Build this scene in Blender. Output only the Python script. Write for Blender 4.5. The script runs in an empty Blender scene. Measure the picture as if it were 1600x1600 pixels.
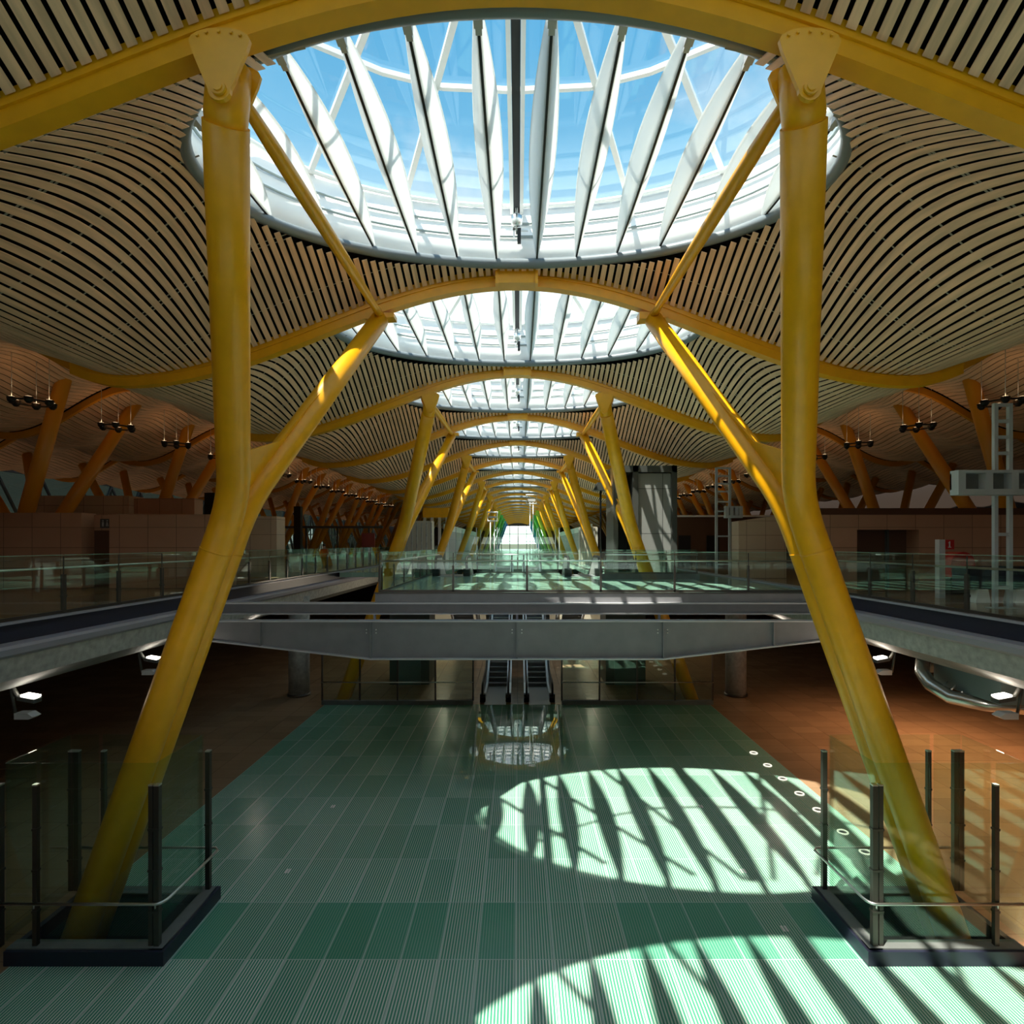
import bpy, math, random
from mathutils import Vector
random.seed(7)
C = bpy.context.scene.collection
S = bpy.context.scene
PI = math.pi

# ------------------------------------------------------------------ camera, sky, sun, exposure
F = 900.0                       # focal length in pixels of the 1600 frame
CAMZ = 1.8
cam = bpy.data.cameras.new('camera'); cam_o = bpy.data.objects.new('camera', cam); C.objects.link(cam_o)
cam.sensor_width = 36; cam.lens = F / 1600 * 36
cam.shift_x = -10 / 1600; cam.shift_y = 50 / 1600
cam.clip_start = .05; cam.clip_end = 900
cam_o.location = (.05, 0, CAMZ); cam_o.rotation_euler = (PI / 2, 0, 0)
S.camera = cam_o
S.view_settings.view_transform = 'Standard'; S.view_settings.look = 'None'
S.view_settings.gamma = 1; S.view_settings.use_curve_mapping = False
S.view_settings.exposure = 0.28

SKY_STRENGTH = 1.0
SUN_STRENGTH = 9.0
SUN_DIR = Vector((5.3, 4.8, -16.2)).normalized()

w = bpy.data.worlds.new('sky'); S.world = w; w.use_nodes = True
nt = w.node_tree; nt.nodes.clear()
def N(nt, t, **kw):
    n = nt.nodes.new(t)
    for k, v in kw.items():
        if k in n.inputs.keys(): n.inputs[k].default_value = v
        else: setattr(n, k, v)
    return n
tc = N(nt, 'ShaderNodeTexCoord'); sx = N(nt, 'ShaderNodeSeparateXYZ')
nt.links.new(tc.outputs['Generated'], sx.inputs[0])
rp = N(nt, 'ShaderNodeValToRGB')
nt.links.new(sx.outputs['Z'], rp.inputs[0])
e = rp.color_ramp.elements
e[0].position = 0.0; e[0].color = (2.6, 2.65, 2.6, 1)
e[1].position = 1.0; e[1].color = (.08, .32, .62, 1)
for p, c in ((.28, (2.1, 2.2, 2.25, 1)), (.46, (.56, .80, .95, 1)), (.56, (.18, .48, .74, 1)), (.70, (.095, .38, .67, 1))):
    k = e.new(p); k.color = c
mp = N(nt, 'ShaderNodeMapping'); mp.inputs['Scale'].default_value = (2.2, 2.2, 3.5)
nt.links.new(tc.outputs['Generated'], mp.inputs[0])
no = N(nt, 'ShaderNodeTexNoise', Scale=1.6, Detail=6.0, Roughness=.55)
nt.links.new(mp.outputs[0], no.inputs['Vector'])
cr = N(nt, 'ShaderNodeValToRGB')
cr.color_ramp.elements[0].position = .52; cr.color_ramp.elements[1].position = .78
nt.links.new(no.outputs['Fac'], cr.inputs[0])
mx = N(nt, 'ShaderNodeMixRGB'); mx.inputs[2].default_value = (.72, .82, .90, 1)
nt.links.new(cr.outputs[0], mx.inputs[0]); nt.links.new(rp.outputs[0], mx.inputs[1])
gt = N(nt, 'ShaderNodeMath', operation='LESS_THAN'); gt.inputs[1].default_value = 0.0
nt.links.new(sx.outputs['Z'], gt.inputs[0])
mg = N(nt, 'ShaderNodeMixRGB'); mg.inputs[2].default_value = (.50, .45, .38, 1)
nt.links.new(gt.outputs[0], mg.inputs[0]); nt.links.new(mx.outputs[0], mg.inputs[1])
bg = N(nt, 'ShaderNodeBackground', Strength=SKY_STRENGTH); nt.links.new(mg.outputs[0], bg.inputs[0])
wo = N(nt, 'ShaderNodeOutputWorld'); nt.links.new(bg.outputs[0], wo.inputs[0])

sun = bpy.data.lights.new('sun', 'SUN'); sun.energy = SUN_STRENGTH; sun.angle = math.radians(.6); sun.color = (1, .93, .80)
sun_o = bpy.data.objects.new('sun', sun); C.objects.link(sun_o)
sun_o.rotation_euler = SUN_DIR.to_track_quat('-Z', 'Y').to_euler(); sun_o.location = (-10, -10, 60)

# ------------------------------------------------------------------ materials
def mat(name, col, rough=.5, metal=0.0, spec=.5, noise=None, bump=None, coat=0.0):
    m = bpy.data.materials.new(name); m.use_nodes = True
    nt = m.node_tree; b = nt.nodes['Principled BSDF']
    b.inputs['Base Color'].default_value = (*col, 1); b.inputs['Roughness'].default_value = rough
    b.inputs['Metallic'].default_value = metal; b.inputs['Specular IOR Level'].default_value = spec
    b.inputs['Coat Weight'].default_value = coat; b.inputs['Coat Roughness'].default_value = .15
    tc = N(nt, 'ShaderNodeTexCoord')
    if noise:
        sc, amt = noise[:2]
        mp = N(nt, 'ShaderNodeMapping'); mp.inputs['Scale'].default_value = noise[2] if len(noise) > 2 else (1, 1, 1)
        nt.links.new(tc.outputs['Object'], mp.inputs[0])
        n = N(nt, 'ShaderNodeTexNoise', Scale=sc, Detail=5.0); nt.links.new(mp.outputs[0], n.inputs['Vector'])
        r = N(nt, 'ShaderNodeValToRGB')
        r.color_ramp.elements[0].position = .3; r.color_ramp.elements[1].position = .7
        r.color_ramp.elements[0].color = (*[max(0, c * (1 - amt)) for c in col], 1)
        r.color_ramp.elements[1].color = (*[min(1, c * (1 + amt)) for c in col], 1)
        nt.links.new(n.outputs['Fac'], r.inputs[0]); nt.links.new(r.outputs[0], b.inputs['Base Color'])
    return m

def emit(name, col, strength):
    m = bpy.data.materials.new(name); m.use_nodes = True; nt = m.node_tree; nt.nodes.clear()
    e = N(nt, 'ShaderNodeEmission', Strength=strength); e.inputs[0].default_value = (*col, 1)
    o = N(nt, 'ShaderNodeOutputMaterial'); nt.links.new(e.outputs[0], o.inputs[0]); return m

def glass(name, tint, ior=1.45, rough=0.0):
    m = bpy.data.materials.new(name); m.use_nodes = True; nt = m.node_tree; nt.nodes.clear()
    t = N(nt, 'ShaderNodeBsdfTransparent'); t.inputs[0].default_value = (*tint, 1)
    g = N(nt, 'ShaderNodeBsdfGlossy', Roughness=rough); g.inputs[0].default_value = (.9, 1, .95, 1)
    f = N(nt, 'ShaderNodeFresnel', IOR=ior)
    geo = N(nt, 'ShaderNodeNewGeometry')          # thin sheet: same reflection from both faces
    io = N(nt, 'ShaderNodeMapRange'); io.inputs['To Min'].default_value = ior; io.inputs['To Max'].default_value = 1 / ior
    nt.links.new(geo.outputs['Backfacing'], io.inputs['Value']); nt.links.new(io.outputs[0], f.inputs['IOR'])
    x = N(nt, 'ShaderNodeMixShader'); nt.links.new(f.outputs[0], x.inputs[0])
    nt.links.new(t.outputs[0], x.inputs[1]); nt.links.new(g.outputs[0], x.inputs[2])
    o = N(nt, 'ShaderNodeOutputMaterial'); nt.links.new(x.outputs[0], o.inputs[0]); return m

def math_n(nt, op, a, b=None):
    n = N(nt, 'ShaderNodeMath', operation=op)
    for i, v in enumerate((a, b)):
        if v is None: continue
        if isinstance(v, (int, float)): n.inputs[i].default_value = v
        else: nt.links.new(v, n.inputs[i])
    return n.outputs[0]

def panel_mat(name, col, px, py, axis='XZ', line=.012, linecol=None, rough=.5, var=.12, offs=(0, 0)):
    """cladding: a grid of panels with thin joints and slight panel-to-panel variation"""
    m = bpy.data.materials.new(name); m.use_nodes = True; nt = m.node_tree; b = nt.nodes['Principled BSDF']
    b.inputs['Roughness'].default_value = rough
    tc = N(nt, 'ShaderNodeTexCoord'); s = N(nt, 'ShaderNodeSeparateXYZ'); nt.links.new(tc.outputs['Object'], s.inputs[0])
    u = s.outputs[axis[0]]; v = s.outputs[axis[1]]
    u = math_n(nt, 'DIVIDE', math_n(nt, 'ADD', u, offs[0]), px); v = math_n(nt, 'DIVIDE', math_n(nt, 'ADD', v, offs[1]), py)
    fu = math_n(nt, 'FRACT', u); fv = math_n(nt, 'FRACT', v)
    lu = math_n(nt, 'LESS_THAN', fu, line / px); lv = math_n(nt, 'LESS_THAN', fv, line / py)
    l = math_n(nt, 'MAXIMUM', lu, lv)
    cu = math_n(nt, 'FLOOR', u); cv = math_n(nt, 'FLOOR', v)
    cb = N(nt, 'ShaderNodeCombineXYZ'); nt.links.new(cu, cb.inputs[0]); nt.links.new(cv, cb.inputs[1])
    wn = N(nt, 'ShaderNodeTexWhiteNoise'); nt.links.new(cb.outputs[0], wn.inputs['Vector'])
    n = N(nt, 'ShaderNodeTexNoise', Scale=1.2, Detail=6.0); nt.links.new(tc.outputs['Object'], n.inputs['Vector'])
    f = math_n(nt, 'ADD', math_n(nt, 'MULTIPLY', wn.outputs['Value'], .5), math_n(nt, 'MULTIPLY', n.outputs['Fac'], .5))
    r = N(nt, 'ShaderNodeValToRGB'); r.color_ramp.elements[0].position = .2; r.color_ramp.elements[1].position = .8
    r.color_ramp.elements[0].color = (*[c * (1 - var) for c in col], 1); r.color_ramp.elements[1].color = (*[c * (1 + var) for c in col], 1)
    nt.links.new(f, r.inputs[0])
    x = N(nt, 'ShaderNodeMixRGB'); x.inputs[2].default_value = (*(linecol or [c * .35 for c in col]), 1)
    nt.links.new(l, x.inputs[0]); nt.links.new(r.outputs[0], x.inputs[1]); nt.links.new(x.outputs[0], b.inputs['Base Color'])
    return m

def green_floor_mat():
    m = bpy.data.materials.new('ribbed_green_glass_floor'); m.use_nodes = True; nt = m.node_tree; b = nt.nodes['Principled BSDF']
    tc = N(nt, 'ShaderNodeTexCoord'); s = N(nt, 'ShaderNodeSeparateXYZ'); nt.links.new(tc.outputs['Object'], s.inputs[0])
    X = s.outputs['X']; Y = s.outputs['Y']
    u = math_n(nt, 'DIVIDE', math_n(nt, 'ADD', X, 60.02), .75); v = math_n(nt, 'DIVIDE', math_n(nt, 'ADD', Y, 18 * 1.8 - 11.26), 1.8)
    cb = N(nt, 'ShaderNodeCombineXYZ'); nt.links.new(math_n(nt, 'FLOOR', u), cb.inputs[0]); nt.links.new(math_n(nt, 'FLOOR', v), cb.inputs[1])
    wn = N(nt, 'ShaderNodeTexWhiteNoise'); nt.links.new(cb.outputs[0], wn.inputs['Vector'])
    wr = N(nt, 'ShaderNodeTexWhiteNoise', noise_dimensions='1D'); nt.links.new(math_n(nt, 'FLOOR', v), wr.inputs['W'])
    st = math_n(nt, 'LESS_THAN', math_n(nt, 'FRACT', math_n(nt, 'DIVIDE', X, .0576)), .46)
    n = N(nt, 'ShaderNodeTexNoise', Scale=.9, Detail=6.0); nt.links.new(tc.outputs['Object'], n.inputs['Vector'])
    # strength of the pale ribs differs from panel to panel; a whole row is plain green at Y 11.3 to 13.1
    amt = math_n(nt, 'ADD', math_n(nt, 'MULTIPLY', wn.outputs['Value'], .38), .52)
    row = math_n(nt, 'MULTIPLY', math_n(nt, 'GREATER_THAN', Y, 11.26), math_n(nt, 'LESS_THAN', Y, 13.06))
    row = math_n(nt, 'MULTIPLY', row, math_n(nt, 'GREATER_THAN', wn.outputs['Value'], .18))
    amt = math_n(nt, 'MULTIPLY', amt, math_n(nt, 'SUBTRACT', 1.0, math_n(nt, 'MULTIPLY', row, .75)))
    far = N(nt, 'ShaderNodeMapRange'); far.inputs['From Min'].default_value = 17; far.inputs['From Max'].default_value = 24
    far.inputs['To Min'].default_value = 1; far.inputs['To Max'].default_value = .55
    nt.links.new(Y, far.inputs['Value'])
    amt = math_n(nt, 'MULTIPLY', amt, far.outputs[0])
    g = N(nt, 'ShaderNodeMixRGB'); g.inputs[1].default_value = (.045, .27, .165, 1); g.inputs[2].default_value = (.075, .36, .235, 1)
    nt.links.new(math_n(nt, 'ADD', math_n(nt, 'MULTIPLY', n.outputs['Fac'], .5), math_n(nt, 'MULTIPLY', wn.outputs['Value'], .5)), g.inputs[0])
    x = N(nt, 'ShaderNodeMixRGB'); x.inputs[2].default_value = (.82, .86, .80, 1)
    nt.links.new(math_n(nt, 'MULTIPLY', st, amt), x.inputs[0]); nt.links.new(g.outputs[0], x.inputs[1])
    l = math_n(nt, 'MAXIMUM', math_n(nt, 'LESS_THAN', math_n(nt, 'FRACT', u), .035), math_n(nt, 'LESS_THAN', math_n(nt, 'FRACT', v), .012))
    y = N(nt, 'ShaderNodeMixRGB'); y.inputs[2].default_value = (.42, .60, .54, 1)
    nt.links.new(l, y.inputs[0]); nt.links.new(x.outputs[0], y.inputs[1]); nt.links.new(y.outputs[0], b.inputs['Base Color'])
    # polished apron in front of the escalators
    pol = math_n(nt, 'MULTIPLY', math_n(nt, 'LESS_THAN', math_n(nt, 'ABSOLUTE', X), 2.1), math_n(nt, 'GREATER_THAN', Y, 19.0))
    nt.links.new(math_n(nt, 'SUBTRACT', .24, math_n(nt, 'MULTIPLY', pol, .225)), b.inputs['Roughness'])
    b.inputs['Specular IOR Level'].default_value = .5
    return m

M = {}
M['yellow'] = mat('yellow_paint', (.88, .41, .004), .38, coat=.08, noise=(3, .06))
M['orange'] = mat('orange_paint', (.72, .29, .012), .4, coat=.1)
M['lime'] = mat('lime_paint', (.45, .62, .03), .35)
M['green'] = mat('green_paint', (.10, .55, .08), .35)
M['teal'] = mat('teal_paint', (.05, .45, .45), .35)
M['blue'] = mat('blue_paint', (.06, .25, .65), .35)
M['bamboo'] = mat('bamboo_slat', (.80, .53, .335), .5, noise=(1.3, .22, (6, .5, 1)))
M['void'] = mat('black_void', (.004, .004, .004), .9, spec=.1)
M['rail_alu'] = mat('batten_grey', (.30, .27, .22), .5)
M['white'] = mat('white_paint', (.90, .91, .90), .5)
M['white_fin'] = mat('white_fin_sheet', (.80, .84, .84), .5)
def fabric(name, col):
    m = bpy.data.materials.new(name); m.use_nodes = True; nt = m.node_tree; nt.nodes.clear()
    d = N(nt, 'ShaderNodeBsdfDiffuse'); d.inputs[0].default_value = (*col, 1)
    t = N(nt, 'ShaderNodeBsdfTranslucent'); t.inputs[0].default_value = (*col, 1)
    x = N(nt, 'ShaderNodeMixShader'); x.inputs[0].default_value = .58
    nt.links.new(d.outputs[0], x.inputs[1]); nt.links.new(t.outputs[0], x.inputs[2])
    o = N(nt, 'ShaderNodeOutputMaterial'); nt.links.new(x.outputs[0], o.inputs[0]); return m
M['white_fin'] = fabric('white_translucent_sail', (.93, .95, .95))
M['groove'] = mat('grey_louvre', (.30, .36, .36), .5)
M['ringgrey'] = mat('blue_grey_trim', (.19, .225, .25), .35)
M['black'] = mat('black_rubber', (.006, .006, .006), .55)
M['girder'] = mat('grey_girder_paint', (.23, .23, .245), .38, noise=(2, .08))
M['flange'] = mat('top_lit_flange_paint', (.55, .55, .57), .35)  # girder grey made lighter: light from above put into the colour
M['girder_dark'] = mat('dark_navy_steel', (.020, .022, .045), .4)
M['steel'] = mat('brushed_steel', (.78, .79, .78), .30, metal=1.0)
M['darksteel'] = mat('dark_post_steel', (.09, .08, .07), .35, metal=.7)
M['lip'] = mat('lavender_grey_steel', (.30, .30, .36), .38)
M['concrete'] = mat('pale_concrete', (.36, .37, .35), .75, noise=(5, .22))
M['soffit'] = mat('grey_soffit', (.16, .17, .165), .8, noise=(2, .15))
M['glass_sky'] = glass('skylight_glass', (.93, .97, .97))
M['glass'] = glass('green_tinted_glass', (.90, .97, .935))
M['glass_edge'] = mat('glass_edge_green', (.25, .55, .42), .2)
M['floor_green'] = green_floor_mat()
M['deck_green'] = panel_mat('pale_green_deck', (.28, .46, .38), .75, 1.8, 'XY', .02, (.42, .54, .48), .16, .15)
M['stone'] = panel_mat('brown_stone_floor', (.34, .22, .13), 1.2, .8, 'XY', .010, None, .22, .13)
M['stone_up'] = panel_mat('beige_stone_floor', (.34, .24, .15), 1.2, 1.2, 'XY', .010, None, .16, .15)
M['wallpanel'] = panel_mat('stone_wall_panels', (.46, .25, .155), 1.15, .82, 'XZ', .022, None, .45, .10)
M['wallpanel_pale'] = panel_mat('pale_wall_panels', (.55, .40, .28), 1.0, .75, 'XZ', .02, None, .45, .08)
M['darkwall'] = mat('dark_wall', (.045, .03, .022), .7)
M['brownwall'] = mat('brown_wall', (.10, .045, .022), .6)
M['beige'] = mat('beige_laminate', (.50, .47, .38), .5)
M['shaft'] = panel_mat('grey_shaft_panels', (.26, .27, .26), 1.6, 2.45, 'XZ', .03, (.04, .04, .04), .35, .05, offs=(.1, .1))
M['shaft_frame'] = mat('dark_shaft_frame', (.06, .065, .06), .4)
M['red'] = mat('red_panel', (.55, .02, .02), .35)
M['darkred'] = mat('dark_red_panel', (.22, .035, .025), .5)
M['skin'] = mat('skin', (.45, .26, .18), .5)
M['navy'] = mat('navy_cloth', (.02, .022, .04), .8)
M['hair'] = mat('dark_hair', (.02, .014, .01), .7)
M['signwhite'] = mat('sign_white', (.8, .8, .78), .5)
M['lampglow'] = emit('lamp_glow', (1, .93, .82), 14)
M['warmglow'] = emit('warm_lamp_glow', (1, .70, .38), 3)
M['floorglow'] = emit('floor_light_glow', (1, .9, .7), 1.2)
M['reflector'] = mat('grey_reflector', (.55, .55, .55), .4)
M['duct'] = mat('duct_metal', (.50, .52, .50), .25, metal=.9)
M['ductbox'] = mat('duct_box_teal', (.10, .15, .155), .45)
M['oblique'] = mat('pale_frame_metal', (.50, .55, .58), .4)

# ------------------------------------------------------------------ mesh helpers
class MB:
    def __init__(s): s.v = []; s.f = []; s.m = []; s.sm = []
    def add(s, vs, fs, mi=0, smooth=False):
        o = len(s.v); s.v += [tuple(p) for p in vs]
        for f in fs: s.f.append([o + i for i in f]); s.m.append(mi); s.sm.append(smooth)
        return s
    def box(s, x0, x1, y0, y1, z0, z1, mi=0):
        v = [(x, y, z) for z in (z0, z1) for y in (y0, y1) for x in (x0, x1)]
        return s.add(v, [(0, 2, 3, 1), (4, 5, 7, 6), (0, 1, 5, 4), (2, 6, 7, 3), (0, 4, 6, 2), (1, 3, 7, 5)], mi)
    def quad(s, a, b, c, d, mi=0): return s.add([a, b, c, d], [(0, 1, 2, 3)], mi)
    def bar(s, a, b, wx, wz, mi=0, up=(0, 0, 1)):
        a = Vector(a); b = Vector(b); d = (b - a).normalized(); up = Vector(up)
        if abs(d.dot(up)) > .98: up = Vector((0, 1, 0))
        x = d.cross(up).normalized() * wx / 2; z = x.cross(d).normalized() * wz / 2
        v = [p + sx * x + sz * z for p in (a, b) for sz in (-1, 1) for sx in (-1, 1)]
        return s.add(v, [(0, 1, 3, 2), (4, 6, 7, 5), (0, 4, 5, 1), (2, 3, 7, 6), (0, 2, 6, 4), (1, 5, 7, 3)], mi)
    def tube(s, pts, rad, n=12, mi=0, cap=True, closed=False, sy=1.0):
        pts = [Vector(p) for p in pts]; k = len(pts)
        if not hasattr(rad, '__len__'): rad = [rad] * k
        vs = []; prev = None
        for i, p in enumerate(pts):
            if closed: d = pts[(i + 1) % k] - pts[i - 1]
            else: d = pts[min(i + 1, k - 1)] - pts[max(i - 1, 0)]
            d.normalize()
            if prev is None:
                u = Vector((0, 0, 1)) if abs(d.z) < .9 else Vector((1, 0, 0))
            else: u = prev
            u = (u - d * u.dot(d)).normalized(); prev = u; v = d.cross(u)
            for j in range(n):
                a = 2 * PI * j / n; vs.append(p + (u * math.cos(a) + v * math.sin(a) * sy) * rad[i])
        fs = []
        for i in range(k if closed else k - 1):
            i2 = (i + 1) % k
            for j in range(n):
                j2 = (j + 1) % n; fs.append((i * n + j, i * n + j2, i2 * n + j2, i2 * n + j))
        s.add(vs, fs, mi, True)
        if cap and not closed:
            o = len(s.v) - n * k
            s.f.append([o + j for j in range(n)][::-1]); s.m.append(mi); s.sm.append(False)
            s.f.append([o + (k - 1) * n + j for j in range(n)]); s.m.append(mi); s.sm.append(False)
        return s
    def prism(s, outline, vec, mi=0):
        vec = Vector(vec); n = len(outline)
        v = [Vector(p) for p in outline] + [Vector(p) + vec for p in outline]
        f = [list(range(n))[::-1], list(range(n, 2 * n))] + [(i, (i + 1) % n, n + (i + 1) % n, n + i) for i in range(n)]
        return s.add(v, f, mi)
    def lathe(s, prof, c, n=16, mi=0):
        vs = [(c[0] + r * math.cos(2 * PI * j / n), c[1] + r * math.sin(2 * PI * j / n), c[2] + z) for r, z in prof for j in range(n)]
        fs = [(i * n + j, i * n + (j + 1) % n, (i + 1) * n + (j + 1) % n, (i + 1) * n + j) for i in range(len(prof) - 1) for j in range(n)]
        fs.append(tuple(range(n))[::-1]); fs.append(tuple(range((len(prof) - 1) * n, len(prof) * n)))
        return s.add(vs, fs, mi, True)
    def build(s, name, mats, parent=None):
        me = bpy.data.meshes.new(name); me.from_pydata([tuple(p) for p in s.v], [], s.f)
        for m in (mats if isinstance(mats, (list, tuple)) else [mats]): me.materials.append(m if not isinstance(m, str) else M[m])
        me.polygons.foreach_set('material_index', s.m); me.polygons.foreach_set('use_smooth', s.sm); me.update()
        o = bpy.data.objects.new(name, me); C.objects.link(o)
        if parent: o.parent = parent; o.matrix_parent_inverse.identity(); rel(o, parent)
        return o
def rel(o, p):
    """parts are modelled in world coordinates; shift them into the parent's frame"""
    q = p; off = Vector((0, 0, 0))
    while q: off += q.location; q = q.parent
    o.location = -off
    return o
def tag(o, label=None, cat=None, group=None, kind=None):
    if label: o['label'] = label
    if cat: o['category'] = cat
    if group: o['group'] = group
    if kind: o['kind'] = kind
    return o
def thing(name, loc, label, cat, group=None):
    o = bpy.data.objects.new(name, None); o.location = loc; o.empty_display_size = .2; C.objects.link(o)
    return tag(o, label, cat, group)
def struct(name, mb, m):
    return tag(mb.build(name, m), kind='structure')
def copy_tree(o, parent=None, children=None):
    c = o.copy(); C.objects.link(c)
    if parent: c.parent = parent
    for ch in list(o.children): copy_tree(ch, c)
    return c
ORD = ['first', 'second', 'third', 'fourth', 'fifth', 'sixth', 'seventh', 'eighth', 'ninth', 'tenth', 'eleventh']
def bez(a, b, c, n): return [(1 - t) ** 2 * Vector(a) + 2 * t * (1 - t) * Vector(b) + t * t * Vector(c) for t in [i / n for i in range(n + 1)]]

# ------------------------------------------------------------------ roof form
B1 = 7.9; BAY = 9.0; NB = 22          # beams at B1 + k*BAY
LOW = -6.33                            # lower floor level
HX = 11.5
def W(x):                              # underside of a beam
    x = abs(x)
    if x <= HX: return 7.85 + 1.45 * math.cos(PI * x / HX)
    return 7.5 - 1.1 * math.cos(2 * PI * (x - HX) / 11.3)
def arch(x):
    x = abs(x)
    if x < 6.8: return 1.95 * math.sin(PI * x / 13.6)
    if x < HX: return 1.95 * math.cos(PI / 2 * (x - 6.8) / (HX - 6.8)) ** 2
    return 0
def sstep(t): t = max(0, min(1, t)); return t * t * (3 - 2 * t)
def zc(x, s):                          # ceiling height, s in 0..1 across a bay
    side = sstep((abs(x) - 11.2) / 3)
    return W(x) + .30 + arch(x) * (.8 * math.sin(PI * s) + .2 * math.sin(PI * s) ** 2) + side * (.12 - .30 * math.sin(2 * PI * s) ** 2)
EA, EB, EC = 6.8, 3.9, BAY / 2        # skylight opening ellipse in a bay
RINGZ = 9.73
def ell(x):
    return EB * math.sqrt(max(0, 1 - (x / EA) ** 2)) if abs(x) < EA else 0

def ceiling_bay():
    mb = MB()
    G0 = .17                            # gap between slats and beam axis
    def strip(x, w, y0, y1, n):
        vs = []; fs = []
        for i in range(n + 1):
            y = y0 + (y1 - y0) * i / n; s = y / BAY
            za = zc(x - w / 2, s); zb = zc(x + w / 2, s)
            vs += [(x - w / 2, y, za + .018), (x - w / 2, y, za), (x + w / 2, y, zb), (x + w / 2, y, zb + .018)]
        for i in range(n):
            for j in range(3): fs.append((i * 4 + j, i * 4 + j + 1, i * 4 + 5 + j, i * 4 + 4 + j))
        fs += [(0, 3, 2, 1), (n * 4, n * 4 + 1, n * 4 + 2, n * 4 + 3)]
        mb.add(vs, fs, 0)
    P = .205; n = int(HX / P)
    for i in range(-n, n + 1):
        x = i * P; h = ell(x)
        if h > .3:
            
            if EC - h > 1.25: strip(x, P * .66, G0, EC - h, 8)
            strip(x, P * .66, EC + h, BAY - G0, 8)
        else: strip(x, P * .66, G0, BAY - G0, 20)
    x = (n + 1) * P
    while x < 37:
        for sg in (-1, 1): strip(sg * x, .185, G0, BAY - G0, 16)
        x += .225
    # battens seen through the gaps
    for y in (1.0, 2.4, 2.5, 3.9, 5.1, 6.5, 6.6, 8.0):
        xs = [-HX + .25 * i for i in range(int(2 * HX / .25) + 1)]
        for a, b in zip(xs, xs[1:]):
            if max(abs(y - EC) - ell(a), abs(y - EC) - ell(b)) < .1 and abs(a) < EA + .3: continue
            s = y / BAY
            mb.add([(a, y, zc(a, s) + .024), (a, y + .045, zc(a, s) + .024), (b, y + .045, zc(b, s) + .024), (b, y, zc(b, s) + .024)], [(0, 1, 2, 3)], 2)
    # dark decking above, with the skylight opening left out
    def deck(x0, x1, y0a, y1a, y0b, y1b, m):
        vs = []; 
        for i in range(m + 1):
            t = i / m
            for x, ya, yb in ((x0, y0a, y1a), (x1, y0b, y1b)):
                y = ya + (yb - ya) * t; vs.append((x, y, zc(x, y / BAY) + .22))
        mb.add(vs, [(2 * i, 2 * i + 1, 2 * i + 3, 2 * i + 2) for i in range(m)], 1, True)
    xs = [-37 + .5 * i for i in range(61)]
    xs = [-37.0 + i for i in range(26)] + [-11.5 + .5 * i for i in range(1, 10)]
    xs = [x for x in xs if x < -EA] + [-EA * math.cos(PI / 2 * i / 20) for i in range(21)]
    xs = xs + [-x for x in xs[::-1] if x < -1e-6]
    for a, b in zip(xs, xs[1:]):
        ha, hb = ell(a), ell(b)
        if ha == 0 and hb == 0: deck(a, b, 0, BAY, 0, BAY, 16)
        else:
            deck(a, b, 0, EC - ha, 0, EC - hb, 8); deck(a, b, EC + ha, BAY, EC + hb, BAY, 8)
    return mb
cm = ceiling_bay()
ceil0 = struct('ceiling', cm, ['bamboo', 'void', 'rail_alu']); ceil0.location = (0, B1 - 2 * BAY, 0)
for k in range(-1, NB):
    c = ceil0.copy(); C.objects.link(c); c.location.y = B1 + k * BAY

# ------------------------------------------------------------------ floors and slabs
def rects(name, rs, z0, z1, m):
    mb = MB()
    for r in rs: mb.box(r[0], r[1], r[2], r[3], z0, z1)
    return struct(name, mb, m)
PX0, PX1, PY0, PY1 = 6.95, 9.75, 11.25, 13.05      # pits round the first columns
rects('floor', [(-PX0, PX0, -6, 29.2)] + [r for s in (-1, 1) for r in
      ((min(s * PX0, s * 9.75), max(s * PX0, s * 9.75), -6, PY0), (min(s * PX0, s * 9.75), max(s * PX0, s * 9.75), PY1, 29.2))], LOW - .25, LOW, 'floor_green')
rects('floor', [(-38, -9.75, -6, 90), (9.75, 38, -6, 90), (-9.75, 9.75, 29.2, 90)], LOW - .25, LOW, 'stone')
rects('floor', [(-38, 38, -6, 60)], LOW - 2.6, LOW - 2.5, 'darkwall')
END = B1 + NB * BAY
rects('floor', [(-38, -11.55, -12, END), (11.55, 38, -12, END)], -1.0, 0, 'stone_up')
rects('floor', [(-5.16, 11.28, 21.02, 34.0), (-2.6, 2.6, 34.0, 36.0), (-5.16, -4.7, 34.0, 36.5), (4.7, 11.28, 34.0, 48), (-11.28, -4.7, 36.5, 48), (-11.28, 11.28, 48, END),
                (-11.28, 11.28, -12, .9)], -.3, -.004, 'deck_green')
M['glass_facade'] = glass('smoked_facade_glass', (.085, .10, .09))
struct('wall_left', MB().box(-38.3, -38, -12, 34, LOW, 8.5).box(-38.3, -38, 170, END, LOW, 8.5).box(-38.3, -38, 34, 170, LOW, .4).box(-38.3, -38, 34, 170, 7.2, 8.5), 'darkwall')
mb = MB()
for i in range(35):
    y = 34 + 4 * i; mb.box(-38.2, -38.1, y - .08, y + .08, .4, 7.2, 0)
    if i < 34:
        mb.bar((-38.1, y, .4), (-38.1, y + 4, 7.2), .16, .16, 0); mb.bar((-38.1, y + 4, .4), (-38.1, y, 7.2), .16, .16, 0)
mb.box(-38.2, -38.1, 34, 170, 3.4, 3.55, 0); mb.box(-38.22, -38.2, 34, 170, .4, 7.2, 1)
struct('window_2', mb, ['shaft_frame', 'glass_facade'])
struct('wall_right', MB().box(38, 38.3, -12, 60, LOW, 8.5).box(38, 38.3, 140, END, LOW, 8.5).box(38, 38.3, 60, 140, LOW, 3.4).box(38, 38.3, 60, 140, 5.4, 8.5), 'darkwall')
mb = MB().box(38.2, 38.22, 60, 140, 3.4, 5.4, 1)
for i in range(21): mb.box(38.1, 38.2, 59.92 + 4 * i, 60.08 + 4 * i, 3.4, 5.4, 0)
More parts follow.
